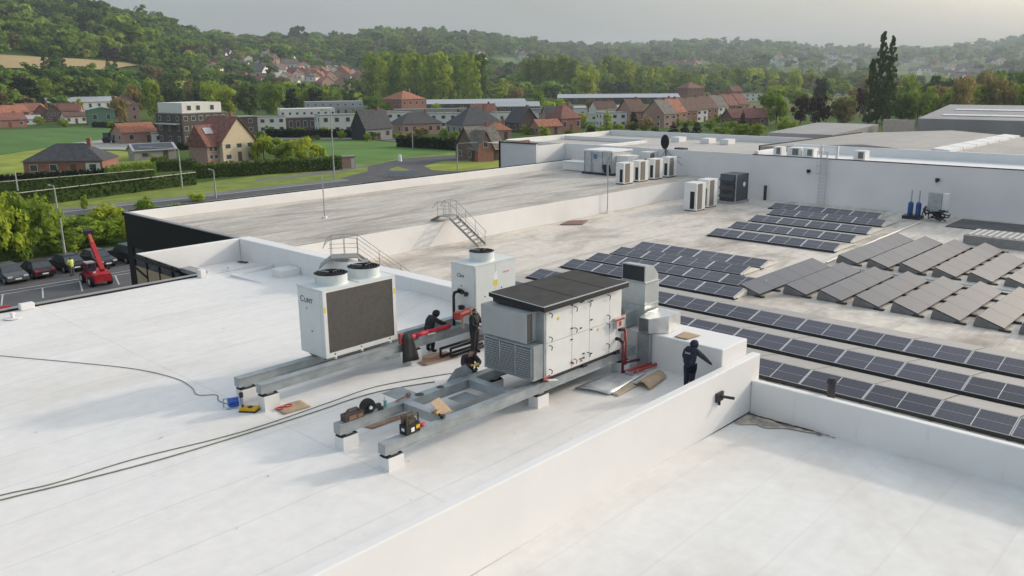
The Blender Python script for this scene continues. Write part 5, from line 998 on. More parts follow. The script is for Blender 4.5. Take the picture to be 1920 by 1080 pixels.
p = at(265, 268); house('orange tiled open barn by the gravel yard', p + Vector((0, 4, 0)), face(p, 25), 10, 7, 3.0, 2.4, brick_p, tile_o, 'gable', 'x', wins=2, chim=False, name='barn', cat='barn')
p = at(322, 268); house('white flat garage block behind the orange barn', p + Vector((0, 4, 0)), face(p, 5), 7, 5, 2.6, .2, wrend, flat, 'flat', wins=2, chim=False, name='garage', cat='garage')
p = at(714, 262); dh = house('tall dark slate house with black gable wall beside the lawn', p + Vector((0, 4, 0)), face(p, 33), 9.0, 7.5, 3.2, 5.2, grend, slate, 'gable', 'x', wins=3); part('black_gable', MB().prism([(-4.62, -3.8, -.4), (-4.62, 3.8, -.4), (-4.62, 3.8, 3.2), (-4.62, 0, 8.2), (-4.62, -3.8, 3.2)], (.1, 0, 0)), mat('black_slate_wall', (.02, .022, .028), .6), dh, local=True); part('skylight', MB().prism([(.6, -2.0, 5.75), (1.8, -2.0, 5.75), (1.8, -1.5, 6.4), (.6, -1.5, 6.4)], (0, -.05, .06)), frame, dh, local=True)
p = at(800, 252); house('wide brick house with dark hipped roof beyond the long dark hedge', p + Vector((0, 5, 0)), face(p, 28), 14, 9, 3.4, 3.4, brick_p, slate, 'hip', wins=5)
p = at(925, 256); house('big dark hipped roof house right of the wide brick house', p + Vector((0, 8, 0)), face(p, 30), 14, 11, 3.6, 5.0, grend, slate, 'hip', wins=4)
p = at(912, 303); fh_ = house('steep brown roofed brick cottage right behind the grey roof parapet', p + Vector((2, 4, 0)), face(p, 32), 7.2, 8.0, 2.6, 4.4, brick_b, tile_g, 'gable', 'x', wins=2, floors=1)
part('front_gable', MB().prism([(-3.6, -5.2, -.4), (.2, -5.2, -.4), (.2, -5.2, 2.6), (-1.7, -5.2, 6.0), (-3.6, -5.2, 2.6)], (0, 3, 0)), brick_r, fh_, local=True); b = MB()
for a, c in (((-3.9, 2.3), (-1.7, 6.3)), ((-1.7, 6.3), (.5, 2.3))): b.prism([(a[0], -5.5, a[1]), (c[0], -5.5, c[1]), (c[0], -5.5, c[1] + .22), (a[0], -5.5, a[1] + .22)], (0, 4.5, 0))
part('roof', b, tile_g, fh_, local=True); part('gutter', Bx(.3, -4.6, 2.35, 4.0, -4.35, 2.55), frame, fh_, local=True); windows(fh_, [(-1.7, 3.0)], 1.2, 1.3, -5.2)
p = at(955, 262); house('small orange roofed house peeping over the white corner panel', p + Vector((0, 5, 0)), face(p, 20), 7, 6, 2.6, 2.2, brick_p, tile_o, 'hip', wins=2)
# --- second line
p = at(778, 216); house('large red brick villa with red hipped roof before the poplar wood', p + Vector((0, 8, 0)), face(p, 40), 15, 15, 7.6, 4.0, brick_r, tile_o, 'hip', wins=4, floors=2, name='villa')
p = at(1314, 186); house('distant red brick villa beside the dark fir', p + Vector((0, 10, 0)), face(p, 38), 16, 16, 8.5, 4.2, brick_r, tile_r, 'hip', wins=4, floors=2, name='villa')
p = at(1376, 183); house('small distant red roofed house right of the brick villa', p, face(p, 30), 9, 10, 5, 4, brick_r, tile_r, 'gable', 'x', simple=True)
ap = at(376, 270); a1 = house('four storey apartment block of dark brick with white top floor', ap + Vector((2, 8, 0)), face(ap, 33), 14, 13, 8.2, .2, brick_d, flat, 'flat', wins=6, floors=3, chim=False, name='apartment_block', cat='apartment block')
part('top_floor', Bx(-6.4, -6.0, 8.46, 6.0, 5.8, 11.2), wrend, a1, local=True); windows(a1, [(-4.2, 9.1), (-1.4, 9.1), (3.0, 9.1)], 1.3, 1.4, -6.0); part('balcony', Bx(7.01, -5.5, 5.4, 9.0, 4, 5.7), frame, a1, local=True); part('balcony', Bx(7.01, -5.5, 2.6, 9.0, 4, 2.9), frame, a1, local=True); part('balcony', Bx(-9, -5.5, 5.4, -7.01, 4, 5.7), frame, a1, local=True)
def block(px, by, label, w_, d, wh, turn, wm, floors, wins, top=None, **k):
    q = at(px, by); t = house(label, q + Vector((0, d * .5, 0)), face(q, turn), w_, d, wh, .2, wm, flat, 'flat', wins=wins, floors=floors, chim=False, name='apartment_block', cat='apartment block', door=False, **k)
    if top: part('top_floor', Bx(-w_ / 2 + .4, -d / 2 + .5, wh + .26, w_ / 2 - .4, d / 2 - .5, wh + 3.0), top, t, local=True); n = wins; windows(t, [(-w_ / 2 + (i + .5) * w_ / n, wh + 1.0) for i in range(n)], .9, .9, -d / 2 + .5)
    part('parapet', Bx(-w_ / 2 - .15, -d / 2 - .15, wh + .1, w_ / 2 + .15, -d / 2 - .101, wh + .4), frame, t, local=True)
    return t
block(592, 246, 'long apartment block with white upper storey and dark brick lower floors', 19, 10, 4.6, 8, brick_d, 1, 8, wrend); block(512, 250, 'low white and brown apartment block left of the long one', 12, 9, 5.2, 10, wrend, 2, 4); block(655, 252, 'white fronted apartment block left of the black gabled house', 14, 10, 6.0, 12, wrend, 2, 4); block(465, 252, 'dark brown brick block behind the cream house', 9, 9, 5.5, 15, brick_d, 2, 2)
block(640, 218, 'pale glass topped block behind the long apartment block', 28, 12, 4.0, 5, grend, 1, 8, metalr); block(742, 238, 'pale low block between the black gabled house and the red villa', 16, 8, 5.0, 10, wrend, 2, 5); block(870, 240, 'white terrace block between the dark hipped roofs', 20, 8, 5.0, 8, wrend, 2, 6); block(820, 226, 'pale terrace with white parapet before the grey industrial roof', 30, 9, 4.5, 6, grend, 1, 8)
def shed_long(px, by, label, w_, d, h_, turn, wm, rm, rh=2.0):
    q = at(px, by); return house(label, q + Vector((0, d * .4, 0)), face(q, turn), w_, d, h_, rh, wm, rm, 'gable', 'x', wins=10, floors=1, chim=False, name='industrial_hall', cat='hall', door=False, over=.2)
shed_long(915, 206, 'long grey industrial hall in front of the poplar wood', 55, 24, 3.6, 4, brick_d, metalr); shed_long(1185, 194, 'long pale roofed industrial hall before the plantation', 80, 30, 4.0, 3, brick_d, metalr); shed_long(985, 212, 'short pale hall behind the hipped roof house', 22, 14, 3.4, 4, brick_b, metalr); shed_long(1150, 215, 'white topped low hall amid gardens', 32, 10, 3.0, 14, wrend, metalr, 1.0)
# --- left hamlet
for px, by, w_, d, wh, rh, wm, rm, kd, al, lab in ((18, 226, 16, 9, 3.2, 3.0, brick_p, tile_o, 'gable', 'x', 'orange roofed farmhouse at the left edge of the hamlet'), (20, 240, 12, 8, 3.0, 2.4, brick_r, tile_r, 'gable', 'x', 'low red roofed barn in front of the white greenhouse'), (60, 222, 12, 8, 3.2, 3.2, brick_p, tile_r, 'gable', 'x', 'red roofed house in the middle of the hamlet'), (88, 229, 6, 7, 4.2, 3.4, brick_r, tile_o, 'gable', 'y', 'bright orange tall house in the hamlet'), (110, 229, 6, 7, 4.4, 3.2, brick_b, tile_b, 'gable', 'y', 'brown narrow house right of the bright orange one'), (135, 224, 12, 8, 4.0, 3.2, brick_p, tile_r, 'gable', 'x', 'pale red roofed house behind the white cottage'), (147, 232, 9, 6, 3.0, 1.6, wrend, tile_b, 'gable', 'x', 'white cottage with two dark windows by the crop field'), (243, 228, 12, 11, 7.0, 4.5, brick_p, tile_b, 'hip', 'x', 'tall brown villa half hidden by tan trees')):
    p = at(px, by); house(lab, p + Vector((0, 4, 0)), face(p, random.uniform(-10, 25)), w_, d, wh, rh, wm, rm, kd, al, wins=3, floors=2 if wh > 4 else 1)
p = at(30, 234); house('long white greenhouse roof in the hamlet', p, face(p, 8), 18, 8, 2.2, 1.4, wrend, metalr, 'gable', 'x', wins=5, chim=False, name='greenhouse', cat='greenhouse')
p = at(190, 233); house('green clad hall wall at the end of the crop field', p, face(p, 4), 10, 14, 6.0, 1.0, greenp, metalr, 'gable', 'y', simple=True, chim=False, name='hall', cat='hall')
p = at(155, 207); house('large white hall with four dark windows behind the hamlet', p, face(p, 10), 34, 20, 4.4, 2.2, wrend, metalr, 'gable', 'x', wins=8, chim=False, name='hall', cat='hall', door=False)
# --- terrace street on the right
cols = [(brick_p, tile_g), (brick_p, tile_o), (brick_r, tile_b), (wrend, tile_b), (brick_r, tile_b), (wrend, tile_g), (brick_d, tile_r), (brick_p, tile_r)]
tn = ('greyish tan', 'orange', 'dark brown', 'plum brown', 'mid brown', 'pale grey', 'salmon red', 'faded red')
for k in range(8):
    px = 1258 + k * 20; by = 240 - k * 3.6; p = at(px, by)
    house('terraced gable house with ' + tn[k] + ' roof, ' + ('first', 'second', 'third', 'fourth', 'fifth', 'sixth', 'seventh', 'last')[k] + ' of the street from the left', p + Vector((2, 6, 0)), face(p, 48), 6.4, 10, 4.6, 4.6, *cols[k], 'gable', 'x', wins=2, floors=2, group='terraced houses of the street', over=.15)
p = at(1078, 245); ph = house('red pyramid roofed brick house with white windows behind the upper roof', p + Vector((0, 5, 0)), face(p, 40), 8.5, 8.5, 4.0, 4.6, brick_r, tile_r, 'hip', wins=3, floors=1)
p = at(1000, 248); house('black slate clad house with white wing', p + Vector((0, 5, 0)), face(p, 35), 8, 8, 3.0, 4.6, brick_d, slate, 'gable', 'y', wins=2); p = at(1046, 252); house('low orange roofed garage before the pyramid roof', p + Vector((0, 5, 0)), face(p, 30), 8, 6, 2.4, 2.0, brick_p, tile_o, 'gable', 'x', wins=2, chim=False)
p = at(1205, 236); house('narrow pink brick house left of the terrace street', p + Vector((0, 5, 0)), face(p, 40), 7, 8, 5.0, 4.2, brick_p, tile_b, 'gable', 'x', wins=2, floors=2); p = at(1168, 240); house('white rendered flat house between the cone tree and the dark conifer', p + Vector((0, 5, 0)), face(p, 20), 9, 7, 5.0, .2, wrend, flat, 'flat', wins=3, floors=2, chim=False)
p = at(1420, 236); house('low dark red roof house behind the yellow bushes', p + Vector((0, 5, 0)), face(p, 30), 14, 8, 2.8, 3.0, brick_b, tile_r, 'gable', 'x', wins=3); p = at(1395, 190); block(1400, 190, 'white terrace block beyond the street end', 26, 8, 5, 30, wrend, 2, 6); p = at(1580, 178); house('white gabled house among dark trees left of the columnar poplars', p, face(p, 30), 14, 10, 5, 4, wrend, slate, 'gable', 'y', simple=True)
p = at(1770, 170); house('red barn roof among the trees at the far right', p, face(p, 20), 26, 14, 4, 5, brick_r, tile_r, 'gable', 'x', simple=True)
rs2 = random.Random(9)
for i, (px, by) in enumerate(((985, 226), (1018, 222), (1045, 228), (1075, 222), (1105, 228), (1130, 222), (1160, 226), (1222, 222), (1245, 214), (1290, 206), (1320, 200), (1350, 196), (700, 230), (725, 226), (905, 228), (945, 230))):
    p = at(px, by); fl = i % 3 != 2; house('small pale flat roofed house among the gardens of the middle distance' if fl else 'small pitched roof house among the gardens of the middle distance', p, face(p, rs2.uniform(-10, 40)), rs2.uniform(7, 14), 7, rs2.uniform(2.8, 4.6), .3 if fl else 3.0, rs2.choice((wrend, wrend, grend, brick_p)), flat if fl else rs2.choice((slate, tile_b, tile_r)), 'flat' if fl else 'gable', 'x', simple=True, chim=not fl, group='small garden houses')
# --- villages on the slopes: built once, copied
vm = [(brick_p, tile_o), (brick_r, tile_r), (wrend, tile_r), (wrend, slate), (brick_p, tile_b), (wrend, tile_g)]
proto = []
for k, (a, c) in enumerate(vm): proto.append(house('x', (0, 0, -900), 0, 12, 9, 4.2, 4.2, a, c, 'gable', 'x' if k % 2 else 'y', simple=True, zsink=4))
used = [False] * 6
vd = ('orange', 'red', 'red', 'dark slate', 'brown', 'grey')
def village(spots, label, group):
    for px, by, k, sc_ in spots:
        q = at(px, by); lab = label % vd[k]
        if not used[k]: o = proto[k]; used[k] = True; o.location = q; o.rotation_euler = (0, 0, face(q, random.uniform(-40, 40))); o.scale = (sc_,) * 3; o['label'] = lab
        else: o = copy_tree(proto[k], q, face(q, random.uniform(-40, 40)), None, lab, sc_)
        o['group'] = group
rs = random.Random(5)
village([(560 + i * 9.2 + rs.uniform(-2, 2), 149 - (i % 2) * 7 + rs.uniform(-2, 2), rs.choice((0, 0, 1, 1, 2)), 1.1) for i in range(14)], 'small house with %s roof in the village above the ploughed field', 'village above the ploughed field')
village([(610, 164, 0, 1.2), (640, 165, 0, 1.2), (500, 148, 3, 1.6), (484, 148, 5, 1.6), (520, 141, 5, 1.3)], 'outlying house with %s roof below the hillside village', 'outlying houses below the hillside village')
village([(395 + rs.uniform(0, 155), 108 + rs.uniform(0, 34), rs.choice((2, 3, 4, 5, 1)), 1.35) for i in range(30)], 'small house with %s roof scattered on the wooded slope left of centre', 'houses on the wooded slope left of centre')
village([(560 + rs.uniform(0, 130), 104 + rs.uniform(0, 26), rs.choice((3, 5, 2)), 1.2) for i in range(9)], 'pale house with %s roof high on the wooded slope', 'houses high on the wooded slope')
village([(400 + rs.uniform(0, 290), 118 + rs.uniform(0, 44), rs.choice((0, 1, 2, 3, 4, 5)), 1.0) for i in range(30)], 'little house with %s roof peeping out of the trees left of the poplar wood', 'little houses left of the poplar wood')
village([(1235 + i * 10, 127 + rs.uniform(-4, 4), rs.choice((0, 1, 1)), 1.7) for i in range(8)], 'distant house with %s roof beyond the plantation', 'distant houses beyond the plantation')
village([(1690 + rs.uniform(0, 230), 118 + rs.uniform(0, 40), rs.choice((1, 2, 3, 5, 5)), 1.8) for i in range(36)], 'distant town house with %s roof right of the columnar poplars', 'town right of the columnar poplars')
village([(1440 + rs.uniform(0, 170), 106 + rs.uniform(0, 24), rs.choice((2, 3, 5)), 2.0) for i in range(26)], 'hazy town house with %s roof left of the columnar poplars', 'hazy town left of the columnar poplars')
village([(820 + rs.uniform(0, 190), 100 + rs.uniform(0, 12), rs.choice((3, 5, 2)), 1.6) for i in range(10)], 'far pale house with %s roof along the foot of the central hill', 'houses along the foot of the central hill')
# ================================================================== planting, one by one
G = 'row of mixed trees behind the left hamlet'
for i in range(26): ptree(376 + i * 11.5 + rs.uniform(-4, 4), 205 + rs.uniform(-3, 3), 152 + rs.uniform(-4, 8) + max(0, i - 17) * 2, 46, 'round', rs.choice(('dark', 'mid', 'dark', 'light')), 'dense tree in the dark belt above the apartment blocks', 'dark belt above the apartment blocks')
for i in range(16): ptree(-10 + i * 14 + rs.uniform(-4, 4), 188 + rs.uniform(-3, 3), 142 + rs.uniform(-4, 8), 44, 'round', rs.choice(('dark', 'mid', 'mid', 'light')), 'dense tree in the belt above the left hamlet', 'belt above the left hamlet')
for px, by, ty, w_, sh, c, lab in ((-15, 205, 150, 60, 'round', 'dark', 'dark rounded tree at the left picture edge behind the hamlet'), (50, 203, 140, 58, 'round', 'fir', 'very dark broad tree behind the left hamlet'), (12, 196, 152, 40, 'round', 'light', 'pale green tree between the dark trees at far left'), (92, 200, 142, 46, 'round', 'mid', 'mid green tree right of the very dark broad one'), (128, 198, 140, 44, 'round', 'mid', 'tree behind the pale end of the white hall'), (160, 196, 136, 42, 'round', 'light', 'lighter tree above the middle of the white hall'), (190, 198, 140, 44, 'round', 'mid', 'tree above the right end of the white hall'), (210, 196, 150, 34, 'round', 'light', 'light tree left of the brown villa'), (226, 232, 172, 42, 'round', 'tan', 'tan spring tree in front of the brown villa'), (255, 224, 152, 46, 'round', 'tan', 'tan tree rising behind the brown villa'), (290, 226, 146, 42, 'round', 'yellow', 'bright yellow green tree right of the brown villa'), (330, 205, 148, 44, 'round', 'dark', 'round dark green tree above the apartment block'), (362, 200, 152, 30, 'tall', 'tan', 'thin bare tan tree right of the round dark one'), (398, 216, 148, 40, 'round', 'light', 'fresh green tree right above the white top floor'), (430, 218, 152, 52, 'round', 'yellow', 'broad yellowish tree left in the belt behind the cream house'), (470, 220, 156, 62, 'round', 'dark', 'deep green broad tree in the belt behind the cream house'), (512, 222, 152, 58, 'round', 'mid', 'domed green tree in the belt left of the dark gap'), (545, 216, 158, 40, 'round', 'fir', 'dark narrow tree in the belt above the long apartment block'), (570, 214, 160, 40, 'round', 'light', 'light tree in the belt above the long apartment block'), (593, 214, 162, 36, 'round', 'fir', 'blackish tree near the right end of the belt'), (622, 210, 168, 44, 'round', 'mid', 'low tree at the right end of the belt'), (660, 206, 176, 40, 'round', 'light', 'low pale tree between the belt and the poplar wood'), (700, 212, 178, 44, 'round', 'mid', 'bushy tree left of the large red villa'), (728, 216, 186, 34, 'round', 'light', 'leafy bush tree at the left corner of the large red villa')):
    ptree(px, by, ty, w_, sh, c, lab, G)
for i in range(30):
    px = 694 + (i % 15) * 14.6 + (i // 15) * 7; ptree(px, 190 + (i // 15) * 4 + rs.uniform(-2, 2), 104 + rs.uniform(-2, 5) + (i // 15) * 3, 34, 'tall', rs.choice(('mid', 'light', 'light')), 'tall slim poplar in the dense poplar wood behind the red villa', 'poplar wood', name='poplar_tree')
for i in range(12): ptree(985 + i * 8.6, 182, 108 + rs.uniform(-2, 8), 27, 'tall', rs.choice(('mid', 'mid', 'light')), 'tall poplar in the plantation left of the pale willow', 'plantation left of the willow', name='poplar_tree')
ptree(1098, 186, 117, 54, 'round', 'yellow', 'big pale yellow green willow at the end of the plantation', name='willow_tree')
for i in range(20): ptree(1128 + i * 9.6, 178 + rs.uniform(-2, 3), (112 if i < 6 else 128 if i < 14 else 135) + rs.uniform(-4, 8), 28, 'tall', rs.choice(('mid', 'light', 'light', 'yellow')), 'slim plantation tree right of the pale willow', 'plantation right of the willow', name='poplar_tree')
ptree(1316, 164, 119, 17, 'cone', 'fir', 'single dark fir behind the distant red villa', name='fir_tree')
for i in range(14): ptree(1335 + i * 9, 172 + rs.uniform(-3, 3), 118 + abs(i - 6) * 2.4 + rs.uniform(-3, 4), 26, 'round', rs.choice(('yellow', 'light', 'mid')), 'yellowish spring tree in the grove right of the dark fir', 'grove right of the dark fir')
for px, by, ty, w_, sh, c, lab in ((1050, 215, 182, 40, 'round', 'light', 'light tree before the short pale hall'), (1010, 208, 168, 26, 'round', 'mid', 'green tree left of the willow over the halls'), (965, 196, 158, 34, 'round', 'tan', 'tan tree at the right end of the poplar wood'), (940, 190, 150, 36, 'tall', 'light', 'light tall tree beside the tan one'), (1030, 222, 188, 30, 'round', 'light', 'yellow green garden tree behind the slate house'), (1108, 218, 180, 30, 'round', 'tan', 'bare brownish tree below the pale willow'), (1138, 248, 199, 34, 'cone', 'light', 'bright green cone shaped tree by the pyramid roof house'), (1186, 240, 197, 26, 'cone', 'fir', 'dark pointed conifer left of the terrace street'), (1210, 246, 218, 40, 'bush', 'tan', 'brownish garden shrub below the pink house'), (1262, 250, 226, 24, 'cone', 'fir', 'dark clipped conifer before the terrace street'), (1284, 250, 226, 22, 'cone', 'fir', 'small dark conifer right of the clipped one'), (1306, 252, 222, 26, 'cone', 'fir', 'broad dark conifer at the roof edge'), (1392, 238, 202, 16, 'cone', 'fir', 'slim dark conifer at the end of the terrace street'), (1380, 262, 225, 52, 'bush', 'yellow', 'yellow green bush behind the upper roof'), (1418, 262, 230, 48, 'bush', 'yellow', 'second yellow green bush right of the first behind the upper roof'), (1352, 252, 236, 36, 'bush', 'mid', 'low green shrub before the street end'), (1335, 212, 180, 22, 'round', 'mid', 'round tree behind the terrace roofs'), (1455, 235, 160, 46, 'round', 'light', 'fresh green tree left of the purple trees'), (1470, 258, 215, 46, 'round', 'mid', 'green tree over the corner of the grey hall'), (1500, 232, 178, 40, 'round', 'purple', 'purple leaved tree left of the bronze one'), (1535, 238, 172, 46, 'round', 'purple', 'dark purple copper beech'), (1537, 200, 142, 30, 'round', 'fir', 'dark tree rising behind the copper beech'), (1580, 236, 180, 54, 'round', 'tan', 'bronze green tree left of the columnar poplars'), (1612, 222, 156, 30, 'round', 'purple', 'reddish dark tree beside the columnar poplars'), (1489, 180, 124, 30, 'round', 'light', 'light tree above the white terrace block'), (1520, 172, 128, 26, 'round', 'mid', 'grey green tree above the copper beech'), (1560, 170, 120, 36, 'round', 'mid', 'tree in the middle distance left of the columnar poplars')):
    ptree(px, by, ty, w_, sh, c, lab)
for px, ty, w_, lab in ((1643, 69, 31, 'tallest columnar poplar on the right, dark green'), (1660, 77, 28, 'right hand columnar poplar of the tight trio'), (1627, 116, 25, 'shorter left columnar poplar of the tight trio')): ptree(px, 232, ty, w_, 'column', 'dark', lab, 'trio of columnar poplars', name='columnar_poplar')
for i in range(16): ptree(1688 + i * 16, 232 + rs.uniform(-6, 3), 160 - (i > 6) * 14 + rs.uniform(-8, 10), 42, 'round', rs.choice(('mid', 'light', 'mid', 'tan', 'dark')), 'broad garden tree in the belt right of the columnar poplars', 'tree belt right of the columnar poplars')
for i in range(10): ptree(1700 + i * 24, 205 + rs.uniform(-4, 3), 140 - (i > 5) * 14 + rs.uniform(-6, 8), 40, 'round', rs.choice(('mid', 'dark', 'tan')), 'taller tree in the rear belt right of the columnar poplars', 'rear tree belt right of the columnar poplars')
for i in range(26): ptree(1000 + i * 36 + rs.uniform(-8, 8), 168 + rs.uniform(-8, 6), 140 + rs.uniform(-8, 6), 34, 'round', rs.choice(('mid', 'dark', 'light')), 'hazy tree in the middle distance of the valley floor', 'valley floor trees')
for i in range(22): ptree(-20 + i * 20 + rs.uniform(-6, 6), 172 + rs.uniform(-8, 6), 136 + rs.uniform(-8, 8), 34, 'round', rs.choice(('mid', 'dark', 'mid', 'light')), 'tree in the belt at the foot of the left hill', 'trees at the foot of the left hill')
for px, by, ty in ((85, 140, 96), (98, 142, 98), (120, 141, 96), (205, 142, 112), (218, 144, 110)): ptree(px, by, ty, 12, 'column', 'dark', 'slim dark poplar standing against the dry hillside field', 'poplars against the dry field', name='columnar_poplar')
ptree(164, 100, 72, 26, 'round', 'yellow', 'bright yellow tree on the left hillside above the dry field')
for i in range(60):
    px = 640 + rs.uniform(0, 780); by = rs.uniform(214, 250) if px > 980 else rs.uniform(216, 246); ptree(px, by, by - rs.uniform(10, 24), rs.uniform(14, 26), rs.choice(('round', 'bush', 'round')), rs.choice(('mid', 'light', 'dark', 'tan', 'yellow')), 'small garden tree among the houses of the middle distance', 'garden trees among the houses')
for i in range(24): px = rs.uniform(0, 690); by = rs.uniform(222, 262); ptree(px, by, by - rs.uniform(8, 18), rs.uniform(14, 24), rs.choice(('round', 'bush')), rs.choice(('mid', 'light', 'dark', 'tan')), 'small garden tree near the hamlet and the apartment blocks', 'garden trees near the apartment blocks') if not (0 < px < 215 and by > 238) else None
for i in range(46): px = rs.uniform(1430, 1940); by = rs.uniform(172, 222); ptree(px, by, by - rs.uniform(26, 46), rs.uniform(30, 46), 'round', rs.choice(('mid', 'light', 'dark', 'tan', 'mid')), 'dense tree of the wooded gardens around the columnar poplars', 'wooded gardens around the columnar poplars')
for i, (px, by) in enumerate(((365, 296), (372, 262), (488, 258), (560, 254), (610, 254), (640, 260), (690, 266), (748, 262), (770, 262), (832, 258), (850, 264), (878, 262), (900, 268), (300, 262), (228, 262), (210, 240), (75, 236), (120, 238), (985, 252), (1020, 256), (1068, 254), (1108, 254), (1156, 250), (1228, 250), (1330, 244), (1345, 232), (1372, 226), (1395, 214), (1240, 236), (1270, 238))):
    ptree(px, by, by - rs.uniform(12, 22), rs.uniform(18, 30), 'bush' if i % 2 else 'round', rs.choice(('mid', 'light', 'dark', 'yellow')), 'leafy garden shrub standing close in front of the houses', 'shrubs close in front of the houses', name='shrub', cat='shrub')
# shrubs by the road and the car park bank
for px, by, ty, w_, c, lab in ((495, 300, 248, 60, 'yellow', 'yellow green garden shrub right of the cream house'), (530, 300, 256, 62, 'light', 'light garden shrub in the middle of the hedge'), (570, 302, 254, 62, 'yellow', 'feathery yellow shrub nearest the lamp post'), (600, 300, 268, 34, 'light', 'small light shrub behind the tall lamp post'), (275, 300, 278, 30, 'light', 'green bush before the solar shed'), (255, 296, 282, 26, 'purple', 'brown purple bush left of the solar shed'), (300, 308, 290, 40, 'light', 'low leafy bush right below the solar shed'), (30, 222 + 12, 220, 30, 'dark', 'dark bush in front of the hamlet'), (700, 263, 246, 30, 'dark', 'clipped dark bush beside the black gabled house'), (790, 255, 238, 34, 'tan', 'bronze shrub before the wide brick house'), (160, 393, 362, 20, 'light', 'thin young roadside tree near the road edge'), (275, 378, 366, 14, 'light', 'small sapling at the far edge of the road'), (370, 378, 358, 40, 'light', 'roadside bush by the building corner')):
    ptree(px, by, ty, w_, 'bush', c, lab, name='shrub', cat='shrub')
for i in range(58):
    x = 6 + (i % 20) * 2.3 + rs.uniform(-1, 1); y = 92 + (i // 20) * 5.5 + rs.uniform(-1.5, 1.5)
    tree(x, y, GZ, rs.uniform(2.0, 3.3) + (3.4 if x < 31 else 0), rs.uniform(4, 5.5), 'bush', rs.choice(('light', 'light', 'mid', 'yellow', 'mid')), 'dense leafy shrub on the bank between the car park and the road', 'shrubs on the car park bank', 'shrub', 'shrub')
def hedge(label, a, c, h_, th, colr='dark', rail=None, name='hedge'):
    A = onz(*a); C = onz(*c); d = C - A; L_ = d.length; d.normalize(); nrm = Vector((-d.y, d.x, 0)); t = thing(name, label, name, A); g = np.random.default_rng(int(L_ * 10)); n = int(min(4200, L_ * (h_ * 2 + th) * 7)); b = MB()
    Q = []
    for k in range(n):
        u = g.uniform(0, L_); r_ = g.random(); lo = (.04, h_) if r_ < .6 else (h_ * .82, h_ * 1.06)
        q = d * u + nrm * (g.uniform(-.5, .5) * th if r_ > .6 else (-.5 * th if g.random() < .7 else .5 * th)); q.z = g.uniform(*lo) + .12 * math.sin(u * 1.7) * math.sin(u * .53 + 1); s_ = .21 * g.uniform(.6, 1.5); r1 = Vector(g.standard_normal(3)).normalized(); r2 = r1.cross(Vector(g.standard_normal(3))).normalized()
        b.add([q + r1 * s_, q + r2 * s_, q - r1 * s_, q - r2 * s_], [(0, 1, 2, 3)])
    tag(part('leaves', b, LEAF[colr], t, local=True), kind='stuff'); b = MB(); b.prism([Vector((0, 0, 0)) - nrm * th * .4, d * L_ - nrm * th * .4, d * L_ + nrm * th * .4, nrm * th * .4], (0, 0, h_ * .85)); part('core', b, LEAF[colr], t, local=True)
    if rail: b = MB(); b.cyl(Vector((0, 0, h_ + .1)) - nrm * th * .5, d * L_ + Vector((0, 0, h_ + .1)) - nrm * th * .5, .07, n=5); part('top_rail', b, rail, t, local=True)
    return t
palerail = mat('pale_rail', (.45, .45, .38), .7)
hedge('ivy covered fence with pale rail nearest the road on the left', (20, 392), (368, 346), 2.0, .5, 'dark', palerail); hedge('ivy fence with pale rail one step behind the roadside fence', (-40, 370), (290, 340), 2.0, .5, 'dark', palerail); hedge('clipped hedge before the brick bungalow', (-40, 348), (200, 332), 1.5, 1.2, 'fir'); hedge('tall clipped hedge right of the brick bungalow', (200, 336), (290, 326), 2.2, 1.5, 'mid'); hedge('long dark clipped hedge along the cream house plot', (365, 335), (640, 318), 2.6, 1.6, 'dark'); hedge('short hedge joining the cream house plot to the bungalow', (290, 322), (370, 318), 2.0, 1.4, 'dark'); hedge('long dark hedge before the wide brick house', (748, 275), (872, 283), 2.6, 2.0, 'fir'); hedge('dark hedge left of the black gabled house', (500, 258), (690, 258), 2.4, 1.6, 'fir'); hedge('dark hedge at the back of the meadow yard', (285, 284), (365, 280), 1.6, 1.4, 'fir'); hedge('low hedge line behind the crop field', (175, 238), (300, 242), 1.8, 1.4, 'fir')
# lamp posts, poles, sign, barrier
lamp_m = mat('lamp_galv', (.42, .43, .42), .45, .4)
def lamp(px, by, ty, label, arm=1.6, side=-1):
    p = onz(px, by); hgt = (by - ty) * depth(p) / F; t = thing('street_lamp', label, 'street lamp', p); part('post', MB().cyl((0, 0, 0), (0, 0, hgt), .14, .08, n=8), lamp_m, t, local=True); rt = Vector((RW[0, 0], RW[1, 0], 0)).normalized() * side
    if arm: q = rt * arm; part('arm', MB().tube([(0, 0, hgt), (q.x * .15, q.y * .15, hgt + .25), (q.x, q.y, hgt + .35)], .06, 6), lamp_m, t, local=True); part('head', MB().tube([q + Vector((0, 0, hgt + .33)), q * 1.5 + Vector((0, 0, hgt + .36))], .13, 6), lamp_m, t, local=True)
    return t
lamp(342, 355, 281, 'street lamp with long arm in front of the cream house', 4.2); lamp(627, 335, 212, 'tallest street lamp beside the road before the lawn', 1.2); lamp(858, 322, 272, 'curved street lamp near the steep roofed cottage', 2.5, 1); lamp(37, 382, 322, 'roadside pole at the left edge of the picture', 0); lamp(108, 398, 352, 'short pale pole beside the road on the left', .5); lamp(405, 372, 322, 'short pale pole before the long dark hedge', .5)
lamp(124, 492, 408, 'tall pale pole standing at the car park bank', 0); lamp(774, 280, 246, 'white capped post beside the long dark hedge', 0); lamp(1236, 250, 226, 'thin pale pole behind the upper roof', 0); lamp(1620, 232, 205, 'thin pale pole before the columnar poplars', 0)
p = onz(462, 326); sg = thing('notice_board', 'blank white board fixed before the long dark hedge', 'board', p); part('board', Bx(-1.3, -.05, .6, 1.3, .05, 1.7), wlab, sg, local=True); part('post', Bx(-1.0, -.04, 0, -.9, .04, .6), lamp_m, sg, local=True); part('post', Bx(.9, -.04, 0, 1.0, .04, .6), lamp_m, sg, local=True); sg.rotation_euler = (0, 0, face(p))
